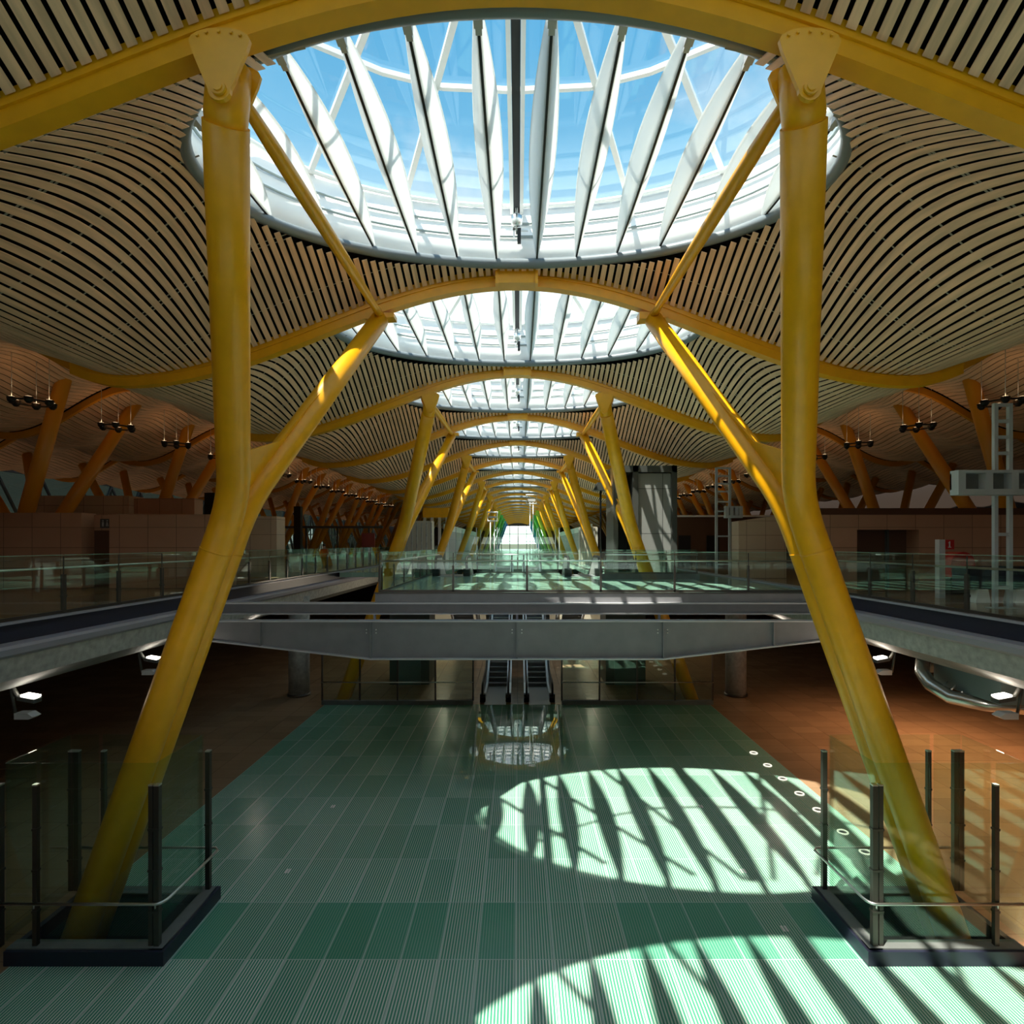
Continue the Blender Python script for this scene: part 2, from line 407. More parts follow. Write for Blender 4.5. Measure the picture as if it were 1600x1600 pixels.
struct('window_3', mb, ['shaft_frame', 'glass_facade'])
mb = MB().box(-38, -9, END, END + .4, 0, 9).box(9, 38, END, END + .4, 0, 9).box(-9, 9, END, END + .4, 8.2, 10)
struct('wall_far', mb, 'darkwall')
mb = MB()
for x in (-9, -6, -3, 0, 3, 6, 9): mb.box(x - .12, x + .12, END, END + .2, 0, 8.2)
for z in (2.7, 5.4): mb.box(-9, 9, END, END + .2, z - .1, z + .1)
struct('window_1', mb, 'shaft_frame')
struct('rear_light_block', MB().box(-38, -13, -12.3, -12, LOW, 8.5).box(13, 38, -12.3, -12, LOW, 8.5).box(-13, 13, -12.3, -12, LOW, -.3).box(-13, 13, -12.3, -12, 3.2, 10.5), 'darkwall')  # unseen wall added behind the camera to cut light from the open back
struct('wall_back', MB().box(-38, 38, 88, 88.3, LOW, -.9), 'darkwall')
# slab edges
def fascia(sx, y0, y1):
    mb = MB(); e = 11.28
    def ex(prof, mi):
        o = [(sx * x, y0, z) for x, z in prof]; mb.prism(o, (0, y1 - y0, 0), mi)
    ex([(e - .02, .06), (e + .42, .06), (e + .42, 0.0), (e - .02, 0.0)], 0)
    ex([(e + .12, 0.0), (e + .42, 0.0), (e + .42, -.48), (e + .12, -.48)], 1)
    ex([(e + .12, -.41), (e + .02, -.41), (e - .07, -.46), (e - .10, -.53), (e - .07, -.67), (e + .02, -.74), (e + .42, -.74), (e + .42, -.48)], 2)
    ex([(e + .04, -.74), (e + .42, -.74), (e + .42, -1.27), (e + .12, -1.27)], 3)
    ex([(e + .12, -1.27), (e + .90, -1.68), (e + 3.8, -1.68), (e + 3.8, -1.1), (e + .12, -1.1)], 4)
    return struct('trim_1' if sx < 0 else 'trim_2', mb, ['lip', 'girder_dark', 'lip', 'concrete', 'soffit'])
fascia(-1, -8, 72); fascia(1, -8, 72)

# ------------------------------------------------------------------ roof beams
def beam_mesh(x0, x1, n, w, d):
    mb = MB(); vs = []
    for i in range(n + 1):
        x = x0 + (x1 - x0) * i / n; z = W(x)
        vs += [(x, B1 - w / 2, z), (x, B1 + w / 2, z), (x, B1 + w / 2, z + d), (x, B1 - w / 2, z + d)]
    fs = [(i * 4 + j, i * 4 + (j + 1) % 4, i * 4 + 4 + (j + 1) % 4, i * 4 + 4 + j) for i in range(n) for j in range(4)]
    fs += [(3, 2, 1, 0), (n * 4, n * 4 + 1, n * 4 + 2, n * 4 + 3)]
    return mb.add(vs, fs, 0)
bt = thing('roof_beam', (0, B1, W(0)), 'nearest yellow curved roof beam, crossing the top of the view', 'roof beam', 'yellow curved roof beams')
beam_mesh(-13.0, 13.0, 80, .30, .50).build('beam_web', 'yellow', bt)
fl = MB(); vs = []
for i in range(81):
    x = -13 + 26 * i / 80; z = W(x)
    for y in (-.19, .19):
        for h in (.25, .285): vs.append((x, B1 + y, z + h))
fs = []
for i in range(80):
    o = i * 4
    fs += [(o, o + 4, o + 6, o + 2), (o + 1, o + 3, o + 7, o + 5), (o, o + 1, o + 5, o + 4), (o + 2, o + 6, o + 7, o + 3)]
fl.add(vs, fs, 0).build('top_flange', 'yellow', bt)
for sg in (-1, 1):
    o = beam_mesh(sg * 13.0, sg * 37, 60, .16, .3).build('wing_rib', 'orange', bt); o.location.z += .10
MB().box(-.54, .54, B1 - .42, B1 - .12, W(0) - .02, W(0) + .72).box(-.61, -.52, B1 - .46, B1 - .1, W(0) - .06, W(0) + .72).box(.52, .61, B1 - .46, B1 - .1, W(0) - .06, W(0) + .72).build('crown_block', 'yellow', bt)
far_lbl = 'distant yellow roof beam far down the hall, beyond the sixth skylight'
for k in range(NB + 1):
    if k == 0: continue
    o = copy_tree(bt); o.location.y = B1 + k * BAY
    if k < 7: o['label'] = f'{ORD[k]} yellow curved roof beam counted away from the camera'
    else: o['label'] = far_lbl; o['group'] = 'distant roof beams'
bt['label'] = 'first and nearest yellow curved roof beam, crossing the top of the picture'

# ------------------------------------------------------------------ skylights
SY = B1 + EC
def ering(a, b, z, n=72): return [(a * math.cos(2 * PI * i / n), SY + b * math.sin(2 * PI * i / n), z) for i in range(n)]
sk = thing('roof_skylight', (0, SY, RINGZ), 'nearest oval roof skylight with white blades, blue sky in its glass', 'skylight', 'oval skylights along the roof')
rg = []
for i in range(96):
    t = 2 * PI * i / 96; x = EA * math.cos(t); y = EB * math.sin(t)
    rg.append((x, SY + y, max(RINGZ, zc(x, (y + EC) / BAY) - .03)))
MB().tube(rg, .14, 10, closed=True).build('rim', 'ringgrey', sk)
mb = MB(); vs = []; n = 96
for a, b, z in ((EA - .02, EB - .02, RINGZ + .05), (EA + .12, EB + .26, RINGZ + .85), (EA + .3, EB + .55, 11.65), (EA + .4, EB + .59, 11.65), (EA + .3, EB + .42, RINGZ + .6), (EA + .2, EB + .2, RINGZ + .02)):
    vs += ering(a, b, z, n)
fs = [(r * n + i, r * n + (i + 1) % n, ((r + 1) % 6) * n + (i + 1) % n, ((r + 1) % 6) * n + i) for r in range(6) for i in range(n)]
mb.add(vs, fs, 0, True).build('drum', 'white', sk)
for z, b in ((10.62, .22), (11.05, .34)):
    MB().tube(ering(EA - .06 + b * .5, EB + b, z, 72), .034, 6, closed=True).build('louvre', 'groove', sk)
MB().tube(ering(EA + .2, EB + .46, 11.63, 72), .07, 6, closed=True).build('glazing_rim', 'white', sk)
mb = MB()
mb.add(ering(EA + .4, EB + .59, 11.72, 72), [tuple(range(72))], 0); mb.build('glazing', 'glass_sky', sk)
fr = MB(); FZ = 11.64
cv = [(0, 12.5), (1.6, 12.4), (2.8, 12.0), (4.2, 11.2), (5.6, 10.2)]
for sg in (-1, 1):
    for a, b in zip(cv, cv[1:]): fr.bar((sg * a[0], a[1], FZ), (sg * b[0], b[1], FZ), .10, .10)
    for x0, y0, x1, y1 in ((-.35, 8.6, -3.12, 16.25), (-1.5, 8.8, -5.55, 15.4), (-3.6, 9.3, -6.5, 13.2)):
        fr.bar((sg * x0, y0, FZ), (sg * x1, y1, FZ), .13, .10)
fr.build('glazing_bars', 'white', sk)
rl = MB().box(-.19, -.095, SY - EB + .1, SY + EB + .4, 11.36, 11.58).box(.095, .19, SY - EB + .1, SY + EB + .4, 11.36, 11.58).build('central_rail', 'white', sk)
MB().box(-.09, .09, SY - EB + .1, SY + EB + .4, 11.40, 11.56).build('rail_track', 'black', rl)
sp = MB().tube([(0, SY + EB - .1, 11.25), (0, SY + EB - .1, 10.5)], .03, 8).lathe([(.05, -.16), (.15, -.10), (.17, .1), (.08, .16)], (0, SY + EB - .22, 10.82), 14).box(-.32, .32, SY + EB - .14, SY + EB - .06, 10.6, 10.66).box(-.1, -.05, SY + EB - .14, SY + EB - .06, 10.4, 10.8)
spo = sp.build('spotlight_bracket', 'steel', sk)
MB().box(.02, .12, SY + EB - .18, SY + EB - .06, 10.25, 10.65).build('spotlight_box', 'black', spo)
for sg in (-1, 1):
    for kf in range(6):
        xk = (.57 + 1.1 * kf); L = ell(xk) + .02
        if kf == 5: L = ell(6.02)
        xk *= sg
        mb = MB(); slot = MB(); ns = 18; nh = 5
        zb = RINGZ + .10
        for side in (-1, 1):
            vs = []
            for i in range(ns + 1):
                t = i / ns; y = SY - L + 2 * L * t
                wd = max(.012, .27 * math.sin(PI * t) ** .85); hh = .10 + .32 * math.sin(PI * t) ** .8
                zz = zb - .06 * math.sin(PI * t)
                for j in range(nh + 1):
                    u = j / nh
                    vs.append((xk + side * (.022 + wd * u ** .75), y, zz + hh * u))
            m_ = nh + 1
            fs = [(i * m_ + j, i * m_ + j + 1, (i + 1) * m_ + j + 1, (i + 1) * m_ + j) for i in range(ns) for j in range(nh)]
            # give the sheet a thickness
            off = len(vs)
            vs2 = vs + [(x - side * .018, y, z + .008) for x, y, z in vs]
            fs2 = fs + [tuple(off + q for q in f[::-1]) for f in fs]
            for i in range(ns):
                fs2.append((i * m_, (i + 1) * m_, off + (i + 1) * m_, off + i * m_)); a = i * m_ + nh; fs2.append((a, a + m_, off + a + m_, off + a))
            mb.add(vs2, fs2, 0, True)
        fo = mb.build('blade', 'white_fin', sk)
        pts = []
        for i in range(13):
            t = i / 12; pts.append((xk, SY - L + 2 * L * t, zb + .01 - .06 * math.sin(PI * t)))
        for a, b in zip(pts, pts[1:]): slot.bar(a, b, .045, .05)
        slot.build('blade_slot', 'black', fo)
        y0 = SY - L
        MB().box(xk - .07, xk + .07, y0 - .02, y0 + .42, zb - .06, zb + .10).box(xk - .05, xk + .05, y0 + .40, y0 + .55, zb - .05, zb + .05).build('blade_bracket', 'reflector', fo)
for k in range(-1, NB):
    if k == 0: continue
    o = copy_tree(sk); o.location.y = SY + k * BAY
    if k == -1: o['label'] = 'oval roof skylight above and in front of the camera, behind the nearest beam'
    elif k < 6: o['label'] = f'{ORD[k]} oval skylight counted away from the camera along the roof'
    else: o['label'] = 'distant oval skylight far down the hall, beyond the sixth one'; o['group'] = 'distant skylights'
o = copy_tree(sk); o.location.y = SY - 2 * BAY; o['label'] = 'oval roof skylight behind the camera'
sk['label'] = 'first and largest oval skylight with white blades and blue sky behind'

# ------------------------------------------------------------------ forked columns
YC = 12.35
def column(sx, name):
    root = thing(name, (sx * 9.05, YC, LOW), '', 'column')
    knee = Vector((sx * 5.92, 0, 2.72)); base = Vector((sx * 9.85, 0, LOW - 2.0))
    tr = (knee - base).normalized()
    def P(v, y): return Vector((v.x, y, v.z))
    heads = {}
    for nm, dy, hy, hz, hx, r0, r1 in (('near', -.25, B1 + .12, 7.65, 4.02, .315, .305), ('far', .25, B1 + BAY - .15, 8.32, 3.98, .305, .255)):
        y = YC + dy; kn = P(knee, y); hd = Vector((sx * hx, hy, hz)); ad = (hd - kn).normalized()
        ia = kn - Vector((tr.x, 0, tr.z)) * .75; ob = kn + ad * .75
        path = [P(base, y), P(base, y).lerp(ia, .5)] + bez(ia, kn, ob, 8) + [ob.lerp(hd, .5), hd]
        k = len(path); rad = [r0] * (k - 2) + [(r0 + r1) / 2, r1]
        tb = MB().tube(path, rad, 28).build('branch_tube', 'yellow', root)
        # weld collar
        c0 = kn - Vector((tr.x, 0, tr.z)) * 1.15
        MB().tube([c0, c0 + Vector((tr.x, 0, tr.z)) * .03], r0 + .006, 28).build('weld_collar', 'yellow', tb)
        heads[nm] = (kn, hd, ad)
    # gusset plate between the branches
    (k1, h1, a1), (k2, h2, a2) = heads['near'], heads['far']
    nn = a1 - a2 * a1.dot(a2); nn.normalize()
    p = [k1.lerp(k2, .5), k1 + a1 * 1.15, k2 + a2 * 1.50 + nn * .46, k2 + a2 * 3.5 + nn * .28, k2 + a2 * 2.4, k2 + a2 * 1.0]
    MB().prism([q + Vector((-.03 * sx, 0, 0)) for q in p], (.06 * sx, 0, 0)).build('gusset_plate', 'yellow', root)
    # heads: neck, bracket plates, pin
    for nm, face in (('near', -1), ('far', 1)):
        kn, hd, ad = heads[nm]; by = B1 if nm == 'near' else B1 + BAY
        hx = hd.x
        if nm == 'near':
            top = Vector((hx - sx * .05, by, W(hx) + .1))
            MB().tube([hd - ad * .25, Vector((sx * 4.0, by + .08, 7.72)), Vector((sx * 3.96, by + .05, 8.0)), Vector((sx * 3.93, by + .03, 8.35))], [.25, .285, .285, .285], 24).build('neck', 'yellow', root)
            def plate(yy, th):
                o = []
                c = Vector((sx * (3.85 if yy < by else 3.97), yy, 8.35))
                for i in range(9):
                    a = PI * i / 8; o.append((c.x + .40 * math.cos(a), yy, c.z + .02 + .16 * math.sin(a)))
                o.append((c.x - .36, yy, c.z - .12))
                for i in range(9):
                    a = PI + PI * i / 8; o.append((c.x + .15 * math.cos(a), yy, c.z - .62 + .15 * math.sin(a)))
                o.append((c.x + .36, yy, c.z - .12))
                return MB().prism(o, (0, th, 0)), c
            pm, c = plate(by - .40, .06); po = pm.build('head_bracket', 'yellow', root)
            q = MB().tube([(c.x, by - .44, c.z - .62), (c.x, by - .35, c.z - .62)], .095, 20).tube([(c.x, by - .46, c.z - .62), (c.x, by - .42, c.z - .62)], .06, 16)
            q.build('pin', 'yellow', po)
            bm_ = MB()
            for i in range(5):
                a = PI * (i + .5) / 5 * .8 + .32
                bx, bz = c.x + .33 * math.cos(a), c.z + .02 + .10 * math.sin(a)
                MB().tube([(bx, by - .425, bz), (bx, by - .39, bz)], .022, 8).build('bolt', 'yellow', po)
            pm, c = plate(by + .19, .05); pm.build('head_bracket', 'yellow', root)
        else:
            MB().tube([hd - ad * .1, hd + ad * .12], [.255, .17], 24).build('neck', 'yellow', root)
            z0 = W(hx)
            mb = MB().prism([(hx - .42, by - .2, z0 - .20), (hx + .42, by - .2, z0 - .14), (hx + .42, by - .2, z0 - .02), (hx - .42, by - .2, z0 + .02)], (0, .42, 0))
            mb.build('head_bracket', 'yellow', root)
    a = Vector((sx * 3.98, B1 + .15, 8.28)); b = Vector((sx * 3.95, B1 + BAY - .25, 8.42))
    pts = [a.lerp(b, t / 12) for t in range(13)]
    MB().tube(pts, [.06, .10, .125, .135, .14, .14, .14, .135, .13, .12, .11, .10, .12], 16).build('tie_rod', 'yellow', root)
    return root
for sx, nm in ((-1, 'left'), (1, 'right')):
    proto = column(sx, 'forked_column')
    for i in range(11):
        o = proto if i == 0 else copy_tree(proto)
        o.location.y = YC + 18 * i
        if i == 0: o['label'] = f'tall yellow forked column standing in the glass-fenced pit at {nm} foreground'
        elif i < 5: o['label'] = f'{ORD[i]} yellow forked column from the camera in the {nm} row'
        else:
            o['label'] = f'small distant forked column beyond the fifth in the {nm} row'
            o['group'] = f'distant forked columns in the {nm} row'
        col = {6: 'lime', 7: 'green', 8: 'green', 9: 'teal', 10: 'blue'}.get(i)
        if col:
            def paint(q):
                for c in q.children:
                    if c.type == 'MESH':
                        c.material_slots[0].link = 'OBJECT'; c.material_slots[0].material = M[col]
                    paint(c)
            paint(o)

# ------------------------------------------------------------------ orange V columns of the side halls
def vcolumn(sx, name, xt, xb, y, r=.30):
    root = thing(name, (sx * xb, y, 0), '', 'column')
    for d in (-1, 1):
        top = Vector((sx * xt, y + d * 2.2, W(xt) + .35)); bot = Vector((sx * xb, y + d * .30, 0))
        MB().tube([bot, bot.lerp(top, .5), top], [r, r, r * .9], 18).build('leg', 'orange', root)
    MB().tube([(sx * xb, y - .75, .05), (sx * xb, y + .75, .05)], .25, 14).build('foot', 'orange', root)
    return root
for sx, nm in ((-1, 'left'), (1, 'right')):
    for xt, xb, row in ((18.5, 22.6, 'inner'), (31.5, 28.6, 'outer')):
        p = vcolumn(sx, 'splayed_column', xt, xb, 25.75)
        for i in range(13):
            o = p if i == 0 else copy_tree(p)
            o.location.y = 25.75 + 9 * i
            where = 'leaning toward the central hall' if row == 'inner' else 'leaning away to the outer side'
            if i < 4: o['label'] = f'{ORD[i]} orange V-shaped column of the {nm} side hall, {where}'
            else:
                o['label'] = f'distant orange V-shaped column of the {nm} side hall, {where}'
                o['group'] = f'distant {row} orange columns, {nm} hall'

# ------------------------------------------------------------------ pendant uplights in the side halls
def pendant(sx, x, y, z):
    root = thing('pendant_light', (sx * x, y, z), '', 'hanging lamp')
    c = Vector((sx * x, y, z))
    ring = [(c.x + .62 * math.cos(2 * PI * i / 24), c.y + .62 * math.sin(2 * PI * i / 24), c.z) for i in range(24)]
    MB().tube(ring, .035, 6, closed=True).build('hoop', 'black', root)
    for i in range(6):
        a = 2 * PI * i / 6; px, py = c.x + .62 * math.cos(a), c.y + .62 * math.sin(a)
        lo = MB().lathe([(.06, -.14), (.13, -.06), (.15, .08), (.13, .09)], (px, py, z), 10).build('lamp_head', 'black', root)
        MB().lathe([(.10, .092), (.10, .10)], (px, py, z), 10).build('lamp_lens', 'warmglow', lo)
        if i % 2 == 0:
            MB().tube([(px, py, z), (px, py, zc(x, .5) + .0)], .012, 5).build('cable', 'steel', root)
    l = bpy.data.lights.new('uplight', 'POINT'); l.energy = UPLIGHT; l.color = (1, .40, .13); l.shadow_soft_size = .3
    lo = bpy.data.objects.new('uplight', l); C.objects.link(lo); lo.parent = root; lo.location = (0, 0, .35)
    return root
UPLIGHT = 5.0
for sx, nm in ((-1, 'left'), (1, 'right')):
    p = pendant(sx, 18.0, 21.4, 7.05)
    for i in range(14):
        o = p if i == 0 else copy_tree(p)
        o.location.y = 21.4 + 4.5 * i
        if i < 4: o['label'] = f'{ORD[i]} black hoop of lamps hanging in the {nm} side hall'
        else: o['label'] = f'small distant black hoop lamp hanging in the {nm} side hall'; o['group'] = f'distant hoop lamps, {nm} hall'

# ------------------------------------------------------------------ glass balustrades
def balustrade(label, pts, posts_at, z0=0.0, side=(0, 0), h=1.22, hr=.95, pw=.06, group=None, shoe=True, endposts=True):
    """pts: polyline (x,y); posts_at: spacing; the handrail sits on the walking side (side vector)"""
    root = thing('glass_balustrade', (pts[0][0], pts[0][1], z0), label, 'glass railing', group)
    sv = Vector((side[0], side[1], 0))
    rail = []
    for (a, b) in zip(pts, pts[1:]):
        A = Vector((*a, z0)); B = Vector((*b, z0)); d = B - A; L = d.length; d.normalize(); nrm = Vector((-d.y, d.x, 0))
        n = max(1, round(L / posts_at))
        for i in range(n + 1):
            p = A + d * (L * i / n)
            po = MB().bar(p, p + Vector((0, 0, h * .67)), pw, pw * 1.5, 0, up=d).bar(p + Vector((0, 0, .40)), p + Vector((0, 0, .46)), pw * 1.3, pw * 1.8, 0, up=d).bar(p + Vector((0, 0, h * .66)), p + Vector((0, 0, h - .02)), .016, .03, 0, up=d)
            po.build('post', 'darksteel', root)
            if i < n:
                q = A + d * (L * (i + 1) / n); g = .02
                MB().bar(p + d * g + Vector((0, 0, .06 + (h - .06) / 2)), q - d * g + Vector((0, 0, .06 + (h - .06) / 2)), .014, h - .06).build('glass_panel', 'glass', root)
                MB().bar(p + d * g + Vector((0, 0, h + .004)), q - d * g + Vector((0, 0, h + .004)), .016, .010).build('glass_rim', 'glass_edge', root)
        if not rail: rail.append(A + sv * .12 + Vector((0, 0, hr)))
        rail.append(B + sv * .12 + Vector((0, 0, hr)))
    mb = MB()
    for a, b in zip(rail, rail[1:]): mb.tube([a, b], .030, 10)
    mb.build('handrail', 'steel', root)
    if shoe:
        mb = MB()
        for (a, b) in zip(pts, pts[1:]): mb.bar((*a, z0 + .04), (*b, z0 + .04), .05, .08)
        mb.build('base_shoe', 'darksteel', root)
    return root
LH = dict(h=1.46, hr=1.14)
balustrade('long glass railing on the edge of the left upper floor', [(-11.4, -1.5), (-11.4, 54.5)], 2.0, z0=.06, side=(-1, 0), pw=.07, **LH)
balustrade('long glass railing on the edge of the right upper floor', [(11.4, -1.5), (11.4, 20.6)], 2.0, z0=.06, side=(1, 0), pw=.07, **LH)
balustrade('glass railing along the front edge of the bridge above the grey girder', [(-5.05, 21.15), (11.2, 21.15)], 2.54, z0=.035, side=(0, 1), pw=.05, **LH)
balustrade('glass railing running back along the left edge of the bridge', [(-5.05, 21.5), (-5.05, 36.2)], 2.0, side=(1, 0), pw=.06, **LH)
balustrade('low glass railing guarding the stair opening on the bridge', [(-2.5, 35.8), (2.5, 35.8)], 2.5, side=(0, -1), pw=.05, **LH)
balustrade('glass railing beside the right lift shaft on the bridge', [(4.5, 29.53), (9.2, 29.53)], 1.6, z0=.28, side=(0, -1), pw=.05, h=1.2, hr=.97)

# tall glass screens farther down the bridge
def screen(label, x0, x1, y, h, n):
    root = thing('glass_screen', ((x0 + x1) / 2, y, 0), label, 'glass screen')
    for i in range(n + 1):
        x = x0 + (x1 - x0) * i / n; MB().box(x - .03, x + .03, y - .03, y + .03, 0, h).build('post', 'oblique', root)
        if i < n:
            MB().box(x + .04, x + (x1 - x0) / n - .04, y - .008, y + .008, .05, h).build('glass_panel', 'glass', root)
    MB().box(x0, x1, y - .03, y + .03, .9, .95).build('handrail', 'steel', root)
    return root
screen('tall glass screen across the bridge in front of the far columns', -5.6, 5.6, 52, 3.3, 6)
screen('second tall glass screen across the bridge, farther back', -7, 7, 72, 3.6, 6)

# ------------------------------------------------------------------ bridge girders
def ibeam(mb, x0, x1, y, zt, zb0, zb1, xt, stiff, fw=.30):
    """plate girder along X whose bottom flange rises from zb1 (middle) to zb0 (ends)"""
    prof = [(x0, zb0), (-xt, zb1), (xt, zb1), (x1, zb0)]
    o = [(x0, y - .02, zt), (x1, y - .02, zt)] + [(x, y - .02, z) for x, z in prof[::-1]]
    return o, prof
GY = 20.32
g = thing('plate_girder', (0, GY, -2), 'near grey plate girder with tapered ends spanning below the bridge', 'girder')
o, prof = ibeam(None, -11.35, 11.35, GY, -.93, -1.52, -2.23, 5.13, None)
MB().prism(o, (0, .04, 0)).build('web', 'girder', g)
MB().box(-11.35, 11.35, GY - .2, GY + .2, -.93, -.885).build('top_flange', 'flange', g)
mb = MB()
for a, b in zip(prof, prof[1:]): mb.bar((a[0], GY, a[1]), (b[0], GY, b[1]), .40, .05)
mb.build('bottom_flange', 'flange', g)
for x in (-9.0, -5.13, 0, 5.13, 9.0):
    zb = -2.21 if abs(x) < 6 else -2.21 + (abs(x) - 5.13) / 6.22 * .71
    st = MB().box(x - .018, x + .018, GY - .18, GY - .02, zb, -.93).build('stiffener', 'girder', g)
    for sd in (-1, 1):
        if abs(x) < 6:
            for j in range(2): MB().tube([(x + sd * .17, GY - .03, -1.22 - .11 * j), (x + sd * .17, GY - .05, -1.22 - .11 * j)], .025, 8).build('bolt', 'steel', st)
g = thing('edge_girder', (0, 21, -.8), 'far grey girder carrying the front edge of the bridge', 'girder')
MB().box(-5.16, 11.28, 20.94, 21.0, -.32, -.005).build('fascia_plate', 'girder', g)
MB().box(-11.28, 11.28, 20.72, 21.1, -.365, -.32).build('middle_flange', 'flange', g)
MB().box(-11.28, 11.28, 20.98, 21.03, -.70, -.365).build('web', 'girder', g)
MB().box(-11.28, 11.28, 20.72, 21.1, -.74, -.70).build('bottom_flange', 'flange', g)
MB().box(-5.2, 11.28, 20.9, 21.12, 0, .03).build('top_trim', 'darksteel', g)
for x in (-5.13, 0, 5.13): MB().box(x - .04, x + .04, 20.74, 20.84, -.93, -.74).build('hanger', 'lip', g)
br = thing('girder_bracing', (0, 20.4, -.8), 'horizontal zigzag of pale steel tubes between the two bridge girders', 'bracing')
zz = -.98
zig = [(-10.6, 20.56), (-8.4, 20.95), (-5.1, 20.56), (-2.5, 20.95), (0, 20.56), (2.5, 20.95), (5.1, 20.56), (8.0, 20.95), (10.6, 20.56)]
for a, b in zip(zig, zig[1:]): MB().tube([(*a, zz), (*b, zz)], .05, 10).build('brace_tube', 'girder', br)

# deck support beams below the bridge
for y in (24.0, 28.0, 33.0):
    tag(MB().box(-5.1, 11.28, y - .12, y + .12, -.95, -.31).build('cross_beam', 'girder_dark'), f'dark cross beam under the bridge deck, {["nearest", "middle", "farthest"][(24.0, 28.0, 33.0).index(y)]} of three', 'beam')

# ------------------------------------------------------------------ fenced pits round the first columns
def pit(sx, nm):
    z = LOW
    root = thing('pit_enclosure', (sx * 8.35, 12.15, z), f'tall glass enclosure with steel posts round the foot of the {nm} foreground column', 'glass enclosure')
    X = lambda v: sx * v
    def bx(x0, x1, *r): a, b = sorted((X(x0), X(x1))); return MB().box(a, b, *r)
    xi, xo = 6.78, 9.86; y0, y1 = 11.08, 13.22; hk = .28
    def mbx(mb, x0, x1, *r): a, b = sorted((X(x0), X(x1))); mb.box(a, b, *r); return mb
    k = MB()
    mbx(k, xi, xo, y0, y0 + .2, z, z + hk); mbx(k, xi, xo, y1 - .2, y1, z, z + hk); mbx(k, xi, xi + .2, y0 + .2, y1 - .2, z, z + hk); mbx(k, xo - .12, xo, y0 + .2, y1 - .2, z, z + hk)
    ko = k.build('kerb', 'girder_dark', root)
    k = MB()
    mbx(k, xi + .06, xo, y0 + .06, y0 + .32, z + hk, z + hk + .03); mbx(k, xi + .06, xo, y1 - .32, y1 - .06, z + hk, z + hk + .03); mbx(k, xi + .06, xi + .32, y0 + .06, y1 - .06, z + hk, z + hk + .031)
    k.build('kerb_coping', 'soffit', ko)
    k = MB()
    mbx(k, xi + .15, xi + .2, y0 + .2, y1 - .2, z - 2.4, z); mbx(k, xi + .2, xo - .1, y1 - .22, y1 - .17, z - 2.4, z); mbx(k, xo - .12, xo - .08, y0 + .2, y1 - .2, z - 2.4, z); mbx(k, xi + .2, xo - .1, y0 + .17, y0 + .2, z - 2.4, z)
    k.build('shaft_lining', 'girder_dark', root)
    zt = z + 3.42
    def post(x, y, w):
        p = MB().bar((X(x), y, z + hk), (X(x), y, zt), w, w, 0)
        for q in (.95, 1.75, 2.55): p.bar((X(x), y, z + q), (X(x), y, z + q + .045), w * 1.25, w * 1.25, 0)
        po = p.build('post', 'darksteel', root)
        MB().bar((X(x), y, zt), (X(x), y, zt + .03), w * 1.05, w * 1.05).build('post_cap', 'steel', po)
    for y in (y0 + .16, y1 - .14):
        post(6.99, y, .10); post(9.36, y, .085); post(10.08, y, .11)
    post(7.11, y0 + .16, .08); post(9.96, y1 - .14, .10)
    gt = z + 3.83; gb = z + hk + .05
    def pane(x0, x1, ya, yb): 
        a, b = sorted((X(x0), X(x1)))
        MB().box(a, b, ya, yb, gb, gt).build('glass_panel', 'glass', root)
    pane(7.06, 9.32, y0 + .22, y0 + .236); pane(9.42, 10.02, y0 + .22, y0 + .236)
    pane(7.06, 9.32, y1 - .236, y1 - .22); pane(9.42, 10.02, y1 - .236, y1 - .22)
    pane(7.06, 7.076, y0 + .26, y1 - .26); pane(10.02, 10.036, y0 + .26, y1 - .26)
    zr = z + 1.15
    c = [(X(10.3), y0 + .08, zr), (X(7.02), y0 + .08, zr)] + bez((X(7.02), y0 + .08, zr), (X(6.86), y0 + .08, zr), (X(6.84), y0 + .3, zr), 5)[1:] + [(X(6.80), y1 - .1, zr), (X(6.9), y1 + .02, zr), (X(10.3), y1 + .02, zr)]
    MB().tube(c, .028, 10).build('handrail', 'steel', root)
    for x, y in ((7.0, y0 + .1), (9.36, y0 + .1), (7.0, y1 - .05), (9.36, y1 - .05)):
        MB().tube([(X(x), y, zr - .1), (X(x) , y, zr)], .015, 6).build('rail_bracket', 'steel', root)
    return root
pit(-1, 'left'); pit(1, 'right')

# ------------------------------------------------------------------ lower level beyond the girder
def lowfence(label, x0, x1):
    root = thing('glass_balustrade', ((x0 + x1) / 2, 29.2, LOW), label, 'glass railing')
    z = LOW
    MB().box(x0, x1, 29.1, 29.35, z, z + .2).build('kerb', 'soffit', root)
    n = 4
    for i in range(n + 1):
        x = x0 + (x1 - x0) * i / n
        MB().box(x - .04, x + .04, 29.18, 29.26, z + .2, z + 2.9).build('post', 'darksteel', root)
        if i < n: MB().box(x + .06, x + (x1 - x0) / n - .06, 29.21, 29.225, z + .24, z + 3.2).build('glass_panel', 'glass', root)
    MB().tube([(x0, 29.05, z + 1.15), (x1, 29.05, z + 1.15)], .03, 8).build('handrail', 'steel', root)
lowfence('glass fence left of the escalators on the lower green floor', -9.9, -2.25)
lowfence('glass fence right of the escalators on the lower green floor', 2.25, 9.9)
for sx, nm in ((-1, 'left'), (1, 'right')):
    root = thing('round_pillar', (sx * 11.75, 31, LOW), f'round concrete pillar holding the upper floor beyond the {nm} edge of green floor', 'pillar')
    MB().lathe([(.54, 0), (.54, -LOW - 1.0)], (sx * 11.75, 31, LOW), 28).build('shaft', 'concrete', root)
    MB().lathe([(.60, 0), (.60, .12)], (sx * 11.75, 31, LOW), 28).build('base_ring', 'darksteel', root)
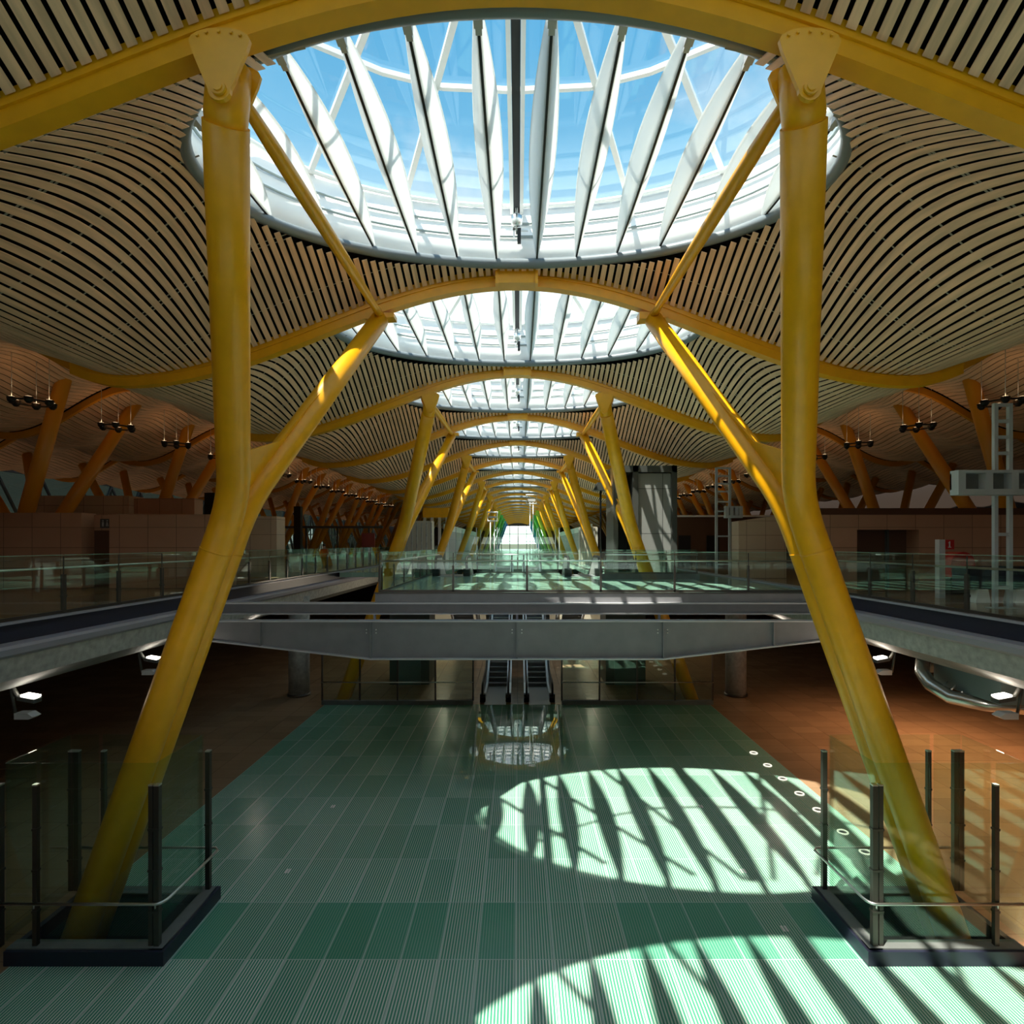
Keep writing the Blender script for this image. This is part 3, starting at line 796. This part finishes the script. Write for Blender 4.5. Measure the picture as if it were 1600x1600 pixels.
for sx, nm in ((-1, 'left'), (1, 'right')):
    r = thing('ceiling_lamp', (sx * 4.9, 42, -1.0), f'lamp under the bridge {nm} of the rising escalators', 'lamp')
    MB().box(sx * 4.9 - .5, sx * 4.9 + .5, 41.9, 42.1, -.62, -.31).build('housing', 'shaft_frame', r)
    MB().box(sx * 4.9 - .45, sx * 4.9 + .45, 41.93, 42.07, -.64, -.62).build('diffuser', 'warmglow', r)
    l = bpy.data.lights.new('lamp_light', 'POINT'); l.energy = 330; l.color = (1, .85, .65); l.shadow_soft_size = .2
    lo = bpy.data.objects.new('lamp_light', l); C.objects.link(lo); lo.parent = r; lo.location = (0, 0, 0)
# rooms behind
tag(MB().box(-7.5, -2.6, 47, 47.4, LOW, LOW + 5.5).build('partition_wall', 'beige'), 'pale beige partition behind the fence left of the escalators', 'wall panel')
tag(MB().box(2.6, 7.5, 47, 47.4, LOW, LOW + 5.5).build('partition_wall', 'beige'), 'pale beige partition behind the fence right of the escalators', 'wall panel')
for sx, nm in ((-1, 'left'), (1, 'right')):
    a, b = sorted((sx * 5.1, sx * 7.4))
    r = thing('lift_cabin_shaft', ((a + b) / 2, 34, LOW), f'dark lift shaft behind the lower fence {nm} of the escalators', 'lift shaft')
    MB().box(a, b, 33.3, 35.6, LOW, -.32).build('shaft_body', 'shaft_frame', r)
    MB().box(a + .5, b - .5, 33.22, 33.3, LOW, LOW + 2.4).build('door', 'ductbox', r)

# ------------------------------------------------------------------ escalators
def escalator(label, xc, yb, zb, yt, zt, cat='escalator', steps=True):
    """inclined run along Y from (yb,zb) to (yt,zt); flat landings at both ends"""
    root = thing('escalator', (xc, yb, zb), label, cat)
    s = 1 if yt > yb else -1
    fl = 3.3
    y1 = yb + s * fl; wI = .52; wO = .80
    path = [(yb, zb), (y1, zb), (yt, zt), (yt + s * 1.2, zt)]
    for sd in (-1, 1):
        x = xc + sd * .66
        mb = MB()
        for (a, b) in zip(path, path[1:]):
            mb.prism([(x - .12, a[0], a[1] - .25), (x - .12, b[0], b[1] - .25), (x - .12, b[0], b[1] + .22), (x - .12, a[0], a[1] + .22)], (.24, 0, 0))
        mb.build('skirt', 'steel', root)
        mb = MB()
        for (a, b) in zip(path, path[1:]):
            mb.prism([(x - .01, a[0], a[1] + .22), (x - .01, b[0], b[1] + .22), (x - .01, b[0], b[1] + .92), (x - .01, a[0], a[1] + .92)], (.02, 0, 0))
        mb.build('side_panel', 'reflector', root)
        hr = [(x, yb + s * .15, zb + .25), (x, yb - s * .12, zb + .35), (x, yb - s * .2, zb + .62), (x, yb - s * .1, zb + .88), (x, yb + s * .15, zb + .97)] + [(x, a, b + .97) for a, b in path[1:]]
        MB().tube(hr, .055, 8).build('handrail', 'black', root)
        MB().box(x - .14, x + .14, min(yb, yb + s * .3), max(yb, yb + s * .3), zb, zb + .40).build('newel', 'black', root)
    MB().box(xc - .56, xc + .56, min(yb - s * .5, y1), max(yb - s * .5, y1), zb, zb + .012).build('comb_plate', 'reflector', root)
    n = int(abs(zt - zb) / .21); dy = (yt - y1) / n; dz = (zt - zb) / n
    st = MB().box(xc - .52, xc + .52, min(y1, y1 + dy), max(y1, y1 + dy), zb + min(0, dz) - .16, zb + max(dz, 0) - .005)
    mbn = MB(); p = None
    for i in range(n):
        if p is None:
            p = st.build('step', 'girder', root); q = p
            nz = MB().box(xc - .52, xc + .52, min(y1 - .015, y1 + .03), max(y1 - .015, y1 + .03), zb + max(dz, 0) - .03, zb + max(dz, 0)).build('step_nosing', 'steel', p)
        else:
            q = copy_tree(p, root); q.location = p.location + Vector((0, dy * i, dz * i))
    return root
escalator('left of the two escalators rising from the lower green floor', -1.13, 29.6, LOW, 46, -.02)
escalator('right of the two escalators rising from the lower green floor', 1.13, 29.6, LOW, 46, -.02)
def upesc(label, xc):
    Y0 = 32.3
    root = thing('escalator', (xc, Y0, 0), label, 'escalator')
    path = [(Y0, 0), (Y0 + 2, 0), (Y0 + 12.9, LOW), (Y0 + 14.4, LOW)]
    for sd in (-1, 1):
        x = xc + sd * .86
        mb = MB()
        for (a, b) in zip(path, path[1:]):
            mb.prism([(x - .06, a[0], a[1] + .02), (x - .06, b[0], b[1] + .02), (x - .06, b[0], b[1] + 1.0), (x - .06, a[0], a[1] + 1.0)], (.12, 0, 0))
        mb.build('side_panel', 'reflector', root)
        hr = [(x, Y0 + .1, .26), (x, Y0 - .14, .38), (x, Y0 - .22, .66), (x, Y0 - .1, .98), (x, Y0 + .17, 1.08)] + [(x, a, b + 1.08) for a, b in path[1:]]
        MB().tube(hr, .07, 8).build('handrail', 'black', root)
        MB().box(x - .19, x + .19, Y0 - .2, Y0 + .35, 0, .43).build('newel', 'black', root)
    MB().box(xc - .72, xc + .72, Y0 - .5, Y0 + 1.8, 0, .012).build('comb_plate', 'girder', root)
    n = 30; dy = 10.9 / n; dz = LOW / n; p = None
    for i in range(n):
        if p is None: p = MB().box(xc - .66, xc + .66, Y0 + 2, Y0 + 2 + dy, dz - .16, dz).build('step', 'girder', root); b = p.location.copy()
        else: q = p.copy(); C.objects.link(q); q.parent = root; q.location = b + Vector((0, dy * i, dz * i))
upesc('escalator on the bridge left of centre, going down, with black handrail ends', -3.7)
upesc('escalator on the bridge right of centre, going down, with black handrail ends', 3.7)

# ------------------------------------------------------------------ lift shafts on the bridge
r = thing('lift_shaft', (7.3, 32.0, 0), 'grey panelled lift shaft behind the second right column on the bridge', 'lift shaft')
MB().box(6.55, 8.35, 31.4, 33.6, 0, 5.65).build('shaft_panels', 'shaft', r)
mb = MB().box(8.35, 8.65, 31.2, 33.8, 0, 6.05).box(6.25, 6.55, 31.2, 33.8, 0, 6.05).box(5.2, 8.65, 31.2, 33.8, 5.7, 6.05)
mb.build('frame', 'shaft_frame', r)
MB().box(5.2, 5.45, 31.2, 33.8, 0, 5.7).build('post', 'shaft_frame', r)
MB().box(5.5, 6.25, 33.0, 33.1, 0, 5.7).build('recess', 'black', r)
r = thing('plinth', (7.6, 29.5, 0), 'low dark plinth at the foot of the second right column', 'plinth')
MB().box(4.3, 9.3, 29.40, 29.65, 0, .28).build('plinth_face', 'soffit', r)
for k, (x0, x1, y, lbl) in enumerate(((-7.5, -5.6, 37.4, 'pale ribbed panel box behind the second left column on the bridge'), (5.4, 6.9, 50.0, 'pale ribbed panel box left of the right lift shaft'))):
    r = thing('panel_box', ((x0 + x1) / 2, y, 0), lbl, 'service box')
    MB().box(x0, x1, y, y + 1.2, 0, 3.3).build('box_body', 'beige', r)
    n = 6
    for i in range(n + 1):
        x = x0 + (x1 - x0) * i / n; MB().box(x - .04, x + .04, y - .05, y, .05, 3.2).build('rib', 'concrete', r)
r = thing('lift_cabin', (-7.6, 54, 0), 'glazed lift frame with bright steel posts, left on the bridge', 'lift')
for x in (-8.8, -8.1, -7.4, -6.7):
    MB().box(x - .12, x + .12, 54.3, 54.55, 0, 4.3).build('post', 'steel', r)
MB().box(-8.95, -6.55, 54.25, 56, 4.3, 5.2).build('top_housing', 'yellow', r)
MB().box(-8.7, -6.8, 54.65, 54.67, .05, 4.2).build('glass_panel', 'glass', r)

for sx, nm in ((-1, 'left'), (1, 'right')):
    r = thing('partition', (sx * 9.0, 68, 0), f'long grey partition with a sunlit top band coloured white, far along the {nm} side of the hall', 'partition')
    a, b = sorted((sx * 9.0, sx * 9.3))
    MB().box(a, b, 72, 128, 0, 3.5).build('wall_panel', 'shaft', r)
    MB().box(a, b, 72, 128, 3.5, 4.3).build('sunlit_band', 'white', r)  # white colour stands for sun on the top strip

# ------------------------------------------------------------------ display masts
def display_mast(label, x, y, h, w, arm_z, arm_len, arm_dir, bar=.09):
    root = thing('display_mast', (x, y, 0), label, 'display frame')
    for d, nm in ((-w / 2, 0), (w / 2, 0)):
        MB().box(x + d - bar / 2, x + d + bar / 2, y - bar / 2, y + bar / 2, 0, h).build('upright', 'oblique', root)
        MB().box(x + d - .16, x + d + .16, y - .16, y + .16, 0, .02).build('foot_plate', 'oblique', root)
    for z in [h - .045, h - .5, h - .95, h - 1.4, h - 2.0, h - 2.55, h * .36, h * .10]:
        MB().box(x - w / 2, x + w / 2, y - bar * .4, y + bar * .4, z - .045, z + .045).build('rung', 'oblique', root)
    x0 = x + arm_dir * arm_len; a, b = sorted((x0, x + w / 2 + .6))
    dm = MB()
    dm.box(a, b, y - .42, y - .10, arm_z + .30, arm_z + .38).box(a, b, y - .42, y - .10, arm_z - .30, arm_z - .14)
    for q in (a + .1, a + (b - a) * .36, a + (b - a) * .66, b - .1): dm.box(q - .1, q + .1, y - .42, y - .10, arm_z - .14, arm_z + .30)
    do = dm.build('display_housing', 'oblique', root)
    MB().box(a, b, y - .16, y - .1, arm_z - .14, arm_z + .30).build('display_back', 'soffit', do)
    return root
display_mast('tall pale metal display frame with side arm on the right upper floor', 13.66, 16.2, 5.75, .41, 3.45, 1.55, -1, bar=.105)
display_mast('pale metal display frame with small box beside the grey lift shaft', 11.95, 33.5, 6.25, .78, 3.6, .0, -1, bar=.13)
def slim_sign(label, x, y, h, w):
    root = thing('sign_mast', (x, y, 0), label, 'sign post')
    for d in (-.14, .14): MB().tube([(x + d, y, 0), (x + d, y, h)], .035, 8).build('upright', 'white', root)
    fr = [(x - w / 2, y, h - .1), (x + w / 2, y, h - .1), (x + w / 2, y, h + w * .75), (x - w / 2, y, h + w * .75)]
    MB().tube(fr, .06, 8, closed=True).build('frame', 'white', root)
    MB().box(x - w * .38, x + w * .38, y - .03, y + .03, h + .1, h + w * .35).build('panel', 'reflector', root)
slim_sign('white framed sign on two slim posts left of the hall axis', -1.75, 40, 3.5, .68)
slim_sign('white framed sign on two tall posts right of the hall axis', 1.25, 52.8, 5.6, .95)
r = thing('post_lamp', (5.7, 41, 0), 'slim black post carrying a dark square lamp head before the lift shaft', 'lamp post')
MB().tube([(5.9, 41, 0), (5.9, 41, 5.6)], .07, 10).build('pole', 'black', r)
MB().prism([(5.35, 40.6, 5.6), (6.4, 40.6, 5.6), (6.25, 40.6, 6.1), (5.65, 40.6, 6.15)], (0, .9, 0)).build('lamp_head', 'shaft_frame', r)

# ------------------------------------------------------------------ side hall blocks
r = thing('service_block', (-17.5, 23.5, 0), 'long stone-panelled block with a dark doorway on the left upper floor', 'service block')
MB().box(-30, -17.55, 23.2, 24.0, 0, 3.06).box(-16.5, -11.75, 23.3, 24.1, 0, 3.0).box(-17.55, -16.5, 23.9, 24.1, 0, 3.0).build('cladding', 'wallpanel', r)
d = MB().box(-17.5, -16.55, 23.84, 23.9, 0, 2.36).build('door', 'brownwall', r)
MB().box(-17.0, -16.6, 23.79, 23.84, 1.0, 1.04).build('push_bar', 'steel', d)
s = MB().box(-17.25, -16.65, 23.82, 23.9, 2.46, 2.84).build('toilet_sign', 'shaft_frame', r)
# small pictogram figures on the sign
mb = MB()
for i, x in enumerate((-17.13, -16.95, -16.77)):
    mb.lathe([(.001, -.03), (.03, -.015), (.03, .015), (.001, .03)], (x, 23.815, 2.76), 8)
    if i == 1: mb.prism([(x - .06, 23.805, 2.53), (x + .06, 23.805, 2.53), (x + .02, 23.805, 2.71), (x - .02, 23.805, 2.71)], (0, .012, 0))
    else: mb.box(x - .035, x + .035, 23.805, 23.817, 2.52, 2.71)
mb.build('pictogram', 'concrete', s)
r = thing('service_block', (-20.5, 29.6, 0), 'taller pale panelled block rising behind the doorway block, left', 'service block')
MB().box(-24.7, -19.7, 29.2, 30.4, 0, 4.25).build('cladding', 'wallpanel_pale', r)
MB().box(-19.7, -16.6, 29.6, 30.4, 0, 4.15).build('side_cladding', 'wallpanel', r)
r = thing('service_block', (-14, 28.4, 0), 'plain grey-brown panelled block just right of the left foreground column', 'service block')
MB().box(-16.4, -11.7, 28.0, 29.0, 0, 3.15).build('cladding', 'wallpanel_pale', r)
for x, y, h, lbl in ((-20.6, 21.5, 5.0, 'tall black slab pylon in front of the nearest left orange column'), (-17.4, 32.5, 4.7, 'black round-topped pylon left of the foreground column'), (-18.2, 47.5, 4.9, 'dark brown pylon in front of the left glass partition')):
    r = thing('pylon', (x, y, 0), lbl, 'pylon'); wd = .55 if x < -15 else .3
    MB().box(x - wd / 2, x + wd / 2, y, y + .5, 0, h).build('shaft', 'black' if x < -15 else 'brownwall', r)
    MB().box(x - wd / 2 - .04, x + wd / 2 + .04, y - .04, y + .54, 0, .15).build('base', 'shaft_frame', r)
# glass partition and far glazing on the left
r = thing('glass_partition', (-16, 49.5, 0), 'dark-framed glass partition in the left hall behind the person in red', 'glass partition')
for x in (-20.8, -18.2, -15.5, -12.8): MB().box(x - .07, x + .07, 49.5, 49.62, 0, 3.2).build('mullion', 'shaft_frame', r)
MB().box(-20.8, -11.6, 49.5, 49.62, 3.15, 3.35).build('top_rail', 'shaft_frame', r)
for a, b in ((-20.7, -18.3), (-18.1, -15.6), (-15.4, -12.9)): MB().box(a, b, 49.55, 49.56, .05, 3.15).build('glass_panel', 'glass', r)
r = thing('notice_board', (-11.9, 46.5, 0), 'dark red square board on legs beside the second left column', 'notice board')
MB().box(-12.6, -11.55, 46.5, 46.6, 1.55, 2.68).build('board', 'darkred', r)
for x in (-12.5, -11.65): MB().box(x - .03, x + .03, 46.52, 46.58, 0, 1.6).build('leg', 'shaft_frame', r)
r = thing('counter', (-15.5, 39.5, 0), 'small white tapered counter behind the left glass railing', 'counter')
MB().prism([(-15.9, 39.5, 1.05), (-14.8, 39.5, 1.05), (-15.0, 39.5, 0), (-15.4, 39.5, 0)], (0, .5, 0)).build('body', 'white', r)
MB().box(-15.95, -14.75, 39.45, 40.05, 1.05, 1.10).build('top', 'reflector', r)
# right-hand blocks
r = thing('service_block', (16.5, 23.4, 0), 'long stone-panelled block with a wide dark opening on the right upper floor', 'service block')
MB().box(11.9, 13.75, 23.3, 24.1, 0, 2.98).box(16.25, 30, 23.3, 24.1, 0, 2.98).box(13.75, 16.25, 23.3, 24.1, 2.38, 2.98).build('cladding', 'wallpanel', r)
MB().box(13.75, 16.25, 24.05, 24.1, 0, 2.38).build('dark_recess', 'brownwall', r)
MB().box(15.0, 15.08, 23.35, 23.5, 0, 2.38).build('jamb', 'shaft_frame', r)
MB().box(11.9, 30, 24.1, 24.25, 2.9, 3.3).build('upper_cornice', 'brownwall', r)
r = thing('service_block', (11, 27.5, 0), 'pale panelled block left of the right foreground column', 'service block')
MB().prism([(11.6, 30.2, 0), (14.1, 30.2, 0), (14.1, 30.2, 3.35), (11.6, 30.2, 3.0)], (0, 1.0, 0)).build('cladding', 'wallpanel_pale', r)
r = thing('service_block', (17, 47, 0), 'long low dark block with a lit top ledge in the right hall', 'service block')
MB().box(11.6, 23, 47, 48, 0, 4.0).build('wall', 'brownwall', r); MB().box(11.6, 23, 46.7, 48, 4.0, 4.14).build('ledge', 'white', r)
for x in (13.6, 15.9): MB().box(x - .5, x + .5, 46.95, 47, 0, 2.5).build('doorway', 'black', r)
# sign totem
r = thing('sign_totem', (14.2, 19.3, 0), 'slim grey totem with a red numbered sign on the right upper floor', 'sign')
MB().box(14.08, 14.28, 19.2, 19.4, 0, 1.95).build('post', 'reflector', r)
sg = MB().box(14.28, 14.60, 19.23, 19.32, 1.62, 1.94).build('sign_panel', 'red', r)
MB().prism([(14.42, 19.215, 1.69), (14.46, 19.215, 1.69), (14.46, 19.215, 1.89), (14.44, 19.215, 1.89), (14.40, 19.215, 1.845), (14.405, 19.215, 1.825), (14.42, 19.215, 1.835)], (0, .015, 0)).build('numeral', 'signwhite', sg)
MB().box(14.39, 14.49, 19.215, 19.23, 1.68, 1.705).build('numeral_foot', 'signwhite', sg)
r = thing('booth', (15.9, 20.8, 0), 'red rounded hood on a dark stand behind the numbered totem', 'booth')
hd = [(15.45 + .43 + .43 * math.cos(PI * i / 12), 20.5, 1.1 + .42 * math.sin(PI * i / 12)) for i in range(13)]
MB().prism(hd + [(15.45, 20.5, .62), (16.31, 20.5, .62)], (0, .7, 0)).build('hood', 'red', r)
MB().box(15.5, 16.25, 20.6, 21.1, 0, .62).build('stand', 'black', r)
r = thing('counter', (14.0, 17.6, 0), 'dark low counter with white tapered legs behind the right glass railing', 'counter')
MB().box(13.9, 17.6, 17.7, 18.4, .40, 1.1).build('body', 'navy', r)
for x in (14.3, 15.5, 16.7):
    MB().prism([(x - .23, 17.65, 0), (x + .23, 17.65, 0), (x + .15, 17.65, .41), (x - .15, 17.65, .41)], (0, .45, 0)).build('leg', 'white', r)

# ------------------------------------------------------------------ under-slab lamps and duct
def underlamp(sx, y, label, power):
    x = sx * 12.05; z = -1.95
    root = thing('soffit_lamp', (x, y, z), label, 'lamp')
    X = lambda v: x + sx * v
    MB().tube([(X(.25), y, -1.6), (X(.05), y, z + .02)], .05, 8).tube([(X(.25), y, -1.6), (X(.12), y, z - .42)], .035, 8).build('bracket', 'shaft_frame', root)
    MB().prism([(X(-.02), y - .14, z + .08), (X(-.02), y + .14, z + .08), (X(-.42), y + .12, z - .0), (X(-.42), y - .12, z - .0)], (0, 0, -.10)).build('lamp_head', 'shaft_frame', root)
    MB().prism([(X(-.10), y - .12, z + .075), (X(-.10), y + .12, z + .075), (X(-.42), y + .10, z + .03), (X(-.42), y - .10, z + .03)], (0, 0, .04)).build('lamp_lens', 'lampglow', root)
    MB().prism([(X(.05), y - .13, z - .48), (X(-.30), y - .13, z - .48), (X(-.40), y - .13, z - .42), (X(-.26), y - .13, z - .33), (X(.05), y - .13, z - .33)], (0, .26, 0)).build('reflector_plate', 'reflector', root)
    l = bpy.data.lights.new('lamp_light', 'POINT'); l.energy = power; l.color = (1, .80, .62); l.shadow_soft_size = .08
    lo = bpy.data.objects.new('lamp_light', l); C.objects.link(lo); lo.parent = root; lo.location = (-sx * .30, 0, .22)
for sx, nm in ((-1, 'left'), (1, 'right')):
    for y, wh in ((14.0, 'nearest'), (18.7, 'second'), (26.0, 'third')):
        underlamp(sx, y, f'{wh} lamp under the {nm} slab edge, with grey reflector plate', 5 if sx < 0 else 14)
# unseen spots added to warm the floor under the right slab
for i, y in enumerate((9, 14, 19, 24)):
    r = thing('fill_lamp', (17, y, -1.1), ['first', 'second', 'third', 'fourth'][i] + ' warm downlight added out of view under the right slab, counted from the camera', 'lamp')
    MB().lathe([(.20, 0), (.22, .02), (.22, .10)], (17, y, -1.1), 16).build('housing', 'shaft_frame', r)
    MB().lathe([(.16, -.01), (.16, 0.0)], (17, y, -1.1), 16).build('lens', 'warmglow', r)
    l = bpy.data.lights.new('fill', 'SPOT'); l.energy = 1300; l.color = (1, .55, .28); l.spot_size = 2.4; l.spot_blend = .6; l.shadow_soft_size = .15
    lo = bpy.data.objects.new('fill', l); C.objects.link(lo); lo.parent = r; lo.location = (0, 0, -.05)
r = thing('air_duct', (12.3, 16.2, -1.9), 'curved metal air duct with teal box under the right slab', 'duct')
MB().tube([(12.7, 17.9, -1.74), (12.4, 17.6, -1.8), (12.1, 17.2, -2.02), (12.05, 16.8, -2.28), (12.2, 16.2, -2.5), (12.7, 15.6, -2.54), (13.9, 15.1, -2.54)], .19, 14).build('bend', 'duct', r)
MB().box(12.45, 13.9, 14.8, 17.2, -2.34, -1.69).build('box', 'ductbox', r)
for i in range(5):
    a = i / 4; MB().tube([(12.14 + .42 * a, 16.6 - 1.0 * a, -2.4 - .12 * a), (12.4 + .42 * a, 16.6 - 1.0 * a, -2.16)], .024, 6).build('strap', 'steel', r)
MB().lathe([(.19, 0), (.19, .5)], (12.9, 18.1, -2.2), 14).build('coupling', 'ductbox', r)

# ------------------------------------------------------------------ floor lights and markers on the lower floor
for i, y in enumerate((22.4, 21.15, 19.95, 18.75, 17.6, 16.25, 15.2)):
    r = thing('floor_light', (9.2, y, LOW), f'{ORD[i]} round recessed floor light from the far end, right edge of green floor', 'floor light', 'floor lights along the right edge')
    ring = [(9.2 + .13 * math.cos(2 * PI * k / 20), y + .13 * math.sin(2 * PI * k / 20), LOW + .012) for k in range(20)]
    MB().tube(ring, .022, 6, closed=True).build('bezel', 'floorglow', r)
    MB().lathe([(.10, 0), (.10, .006)], (9.2, y, LOW), 16).build('lens', 'ductbox', r)
mk = [(520, 1260, 'far left'), (1095, 1260, 'far right'), (450, 1361, 'near left'), (1161, 1361, 'near right'), (1226, 1451, 'nearest right')]
for px, py, nm in mk:
    D = (CAMZ - LOW) * F / (py - 850); x = .05 + (px - 810) * D / F
    r = thing('floor_marker', (x, D, LOW), f'tiny pair of white bars set in the green floor, {nm} one', 'floor marker', 'white floor markers')
    for d in (-.035, .035): MB().box(x + d - .022, x + d + .022, D - .09, D + .09, LOW, LOW + .006).build('bar', 'signwhite', r)

# ------------------------------------------------------------------ the person in red
def person():
    x, y = -13.45, 40.0
    root = thing('person', (x, y, 0), 'person in a red top and dark trousers standing in the left hall', 'person')
    def skin(name, verts, edges, rad, m):
        me = bpy.data.meshes.new(name); me.from_pydata(verts, edges, []); o = bpy.data.objects.new(name, me); C.objects.link(o)
        md = o.modifiers.new('skin', 'SKIN'); sv = me.skin_vertices[0].data
        for i, r in enumerate(rad): sv[i].radius = (r, r * .85); sv[i].use_root = (i == 0)
        ss = o.modifiers.new('sub', 'SUBSURF'); ss.levels = 1; ss.render_levels = 2
        me.materials.append(M[m]); o.parent = root; rel(o, root); return o
    v = [(x, y, .95), (x, y, 1.2), (x, y, 1.40), (x, y, 1.50), (x, y - .01, 1.56), (x, y - .02, 1.66), (x, y, 1.74),
         (x - .19, y, 1.40), (x - .25, y - .02, 1.12), (x - .24, y - .10, .88), (x - .23, y - .13, .80), (x + .19, y, 1.40), (x + .25, y - .02, 1.12), (x + .22, y - .16, .95), (x + .2, y - .2, .9),
         (x - .10, y, .88), (x - .11, y - .01, .48), (x - .11, y + .02, .09), (x - .12, y - .12, .04), (x + .10, y, .88), (x + .11, y + .01, .48), (x + .11, y + .04, .09), (x + .12, y - .10, .04)]
    e = [(0, 1), (1, 2), (2, 3), (3, 4), (4, 5), (5, 6), (2, 7), (7, 8), (8, 9), (9, 10), (2, 11), (11, 12), (12, 13), (13, 14), (0, 15), (15, 16), (16, 17), (17, 18), (0, 19), (19, 20), (20, 21), (21, 22)]
    rd = [.15, .14, .16, .055, .075, .095, .06, .07, .048, .036, .035, .07, .048, .036, .035, .10, .065, .045, .04, .10, .065, .045, .04]
    skin('body', v, e, rd, 'skin')
    skin('top', [(x, y, .94), (x, y, 1.2), (x, y, 1.40), (x, y, 1.47), (x - .19, y, 1.40), (x - .25, y - .02, 1.12), (x - .245, y - .06, 1.0), (x + .19, y, 1.40), (x + .25, y - .02, 1.12), (x + .235, y - .1, 1.02)],
         [(0, 1), (1, 2), (2, 3), (2, 4), (4, 5), (5, 6), (2, 7), (7, 8), (8, 9)], [.18, .165, .185, .08, .09, .065, .055, .09, .065, .055], 'red')
    skin('trousers', [(x, y, .97), (x - .10, y, .88), (x - .11, y - .01, .48), (x - .11, y + .02, .10), (x + .10, y, .88), (x + .11, y + .01, .48), (x + .11, y + .04, .10)],
         [(0, 1), (1, 2), (2, 3), (0, 4), (4, 5), (5, 6)], [.17, .12, .085, .075, .12, .085, .075], 'navy')
    MB().lathe([(.02, .13), (.07, .115), (.105, .05), (.108, -.02), (.085, -.06)][::-1], (x, y + .01, 1.70), 12).build('hair', 'hair', root)
person()
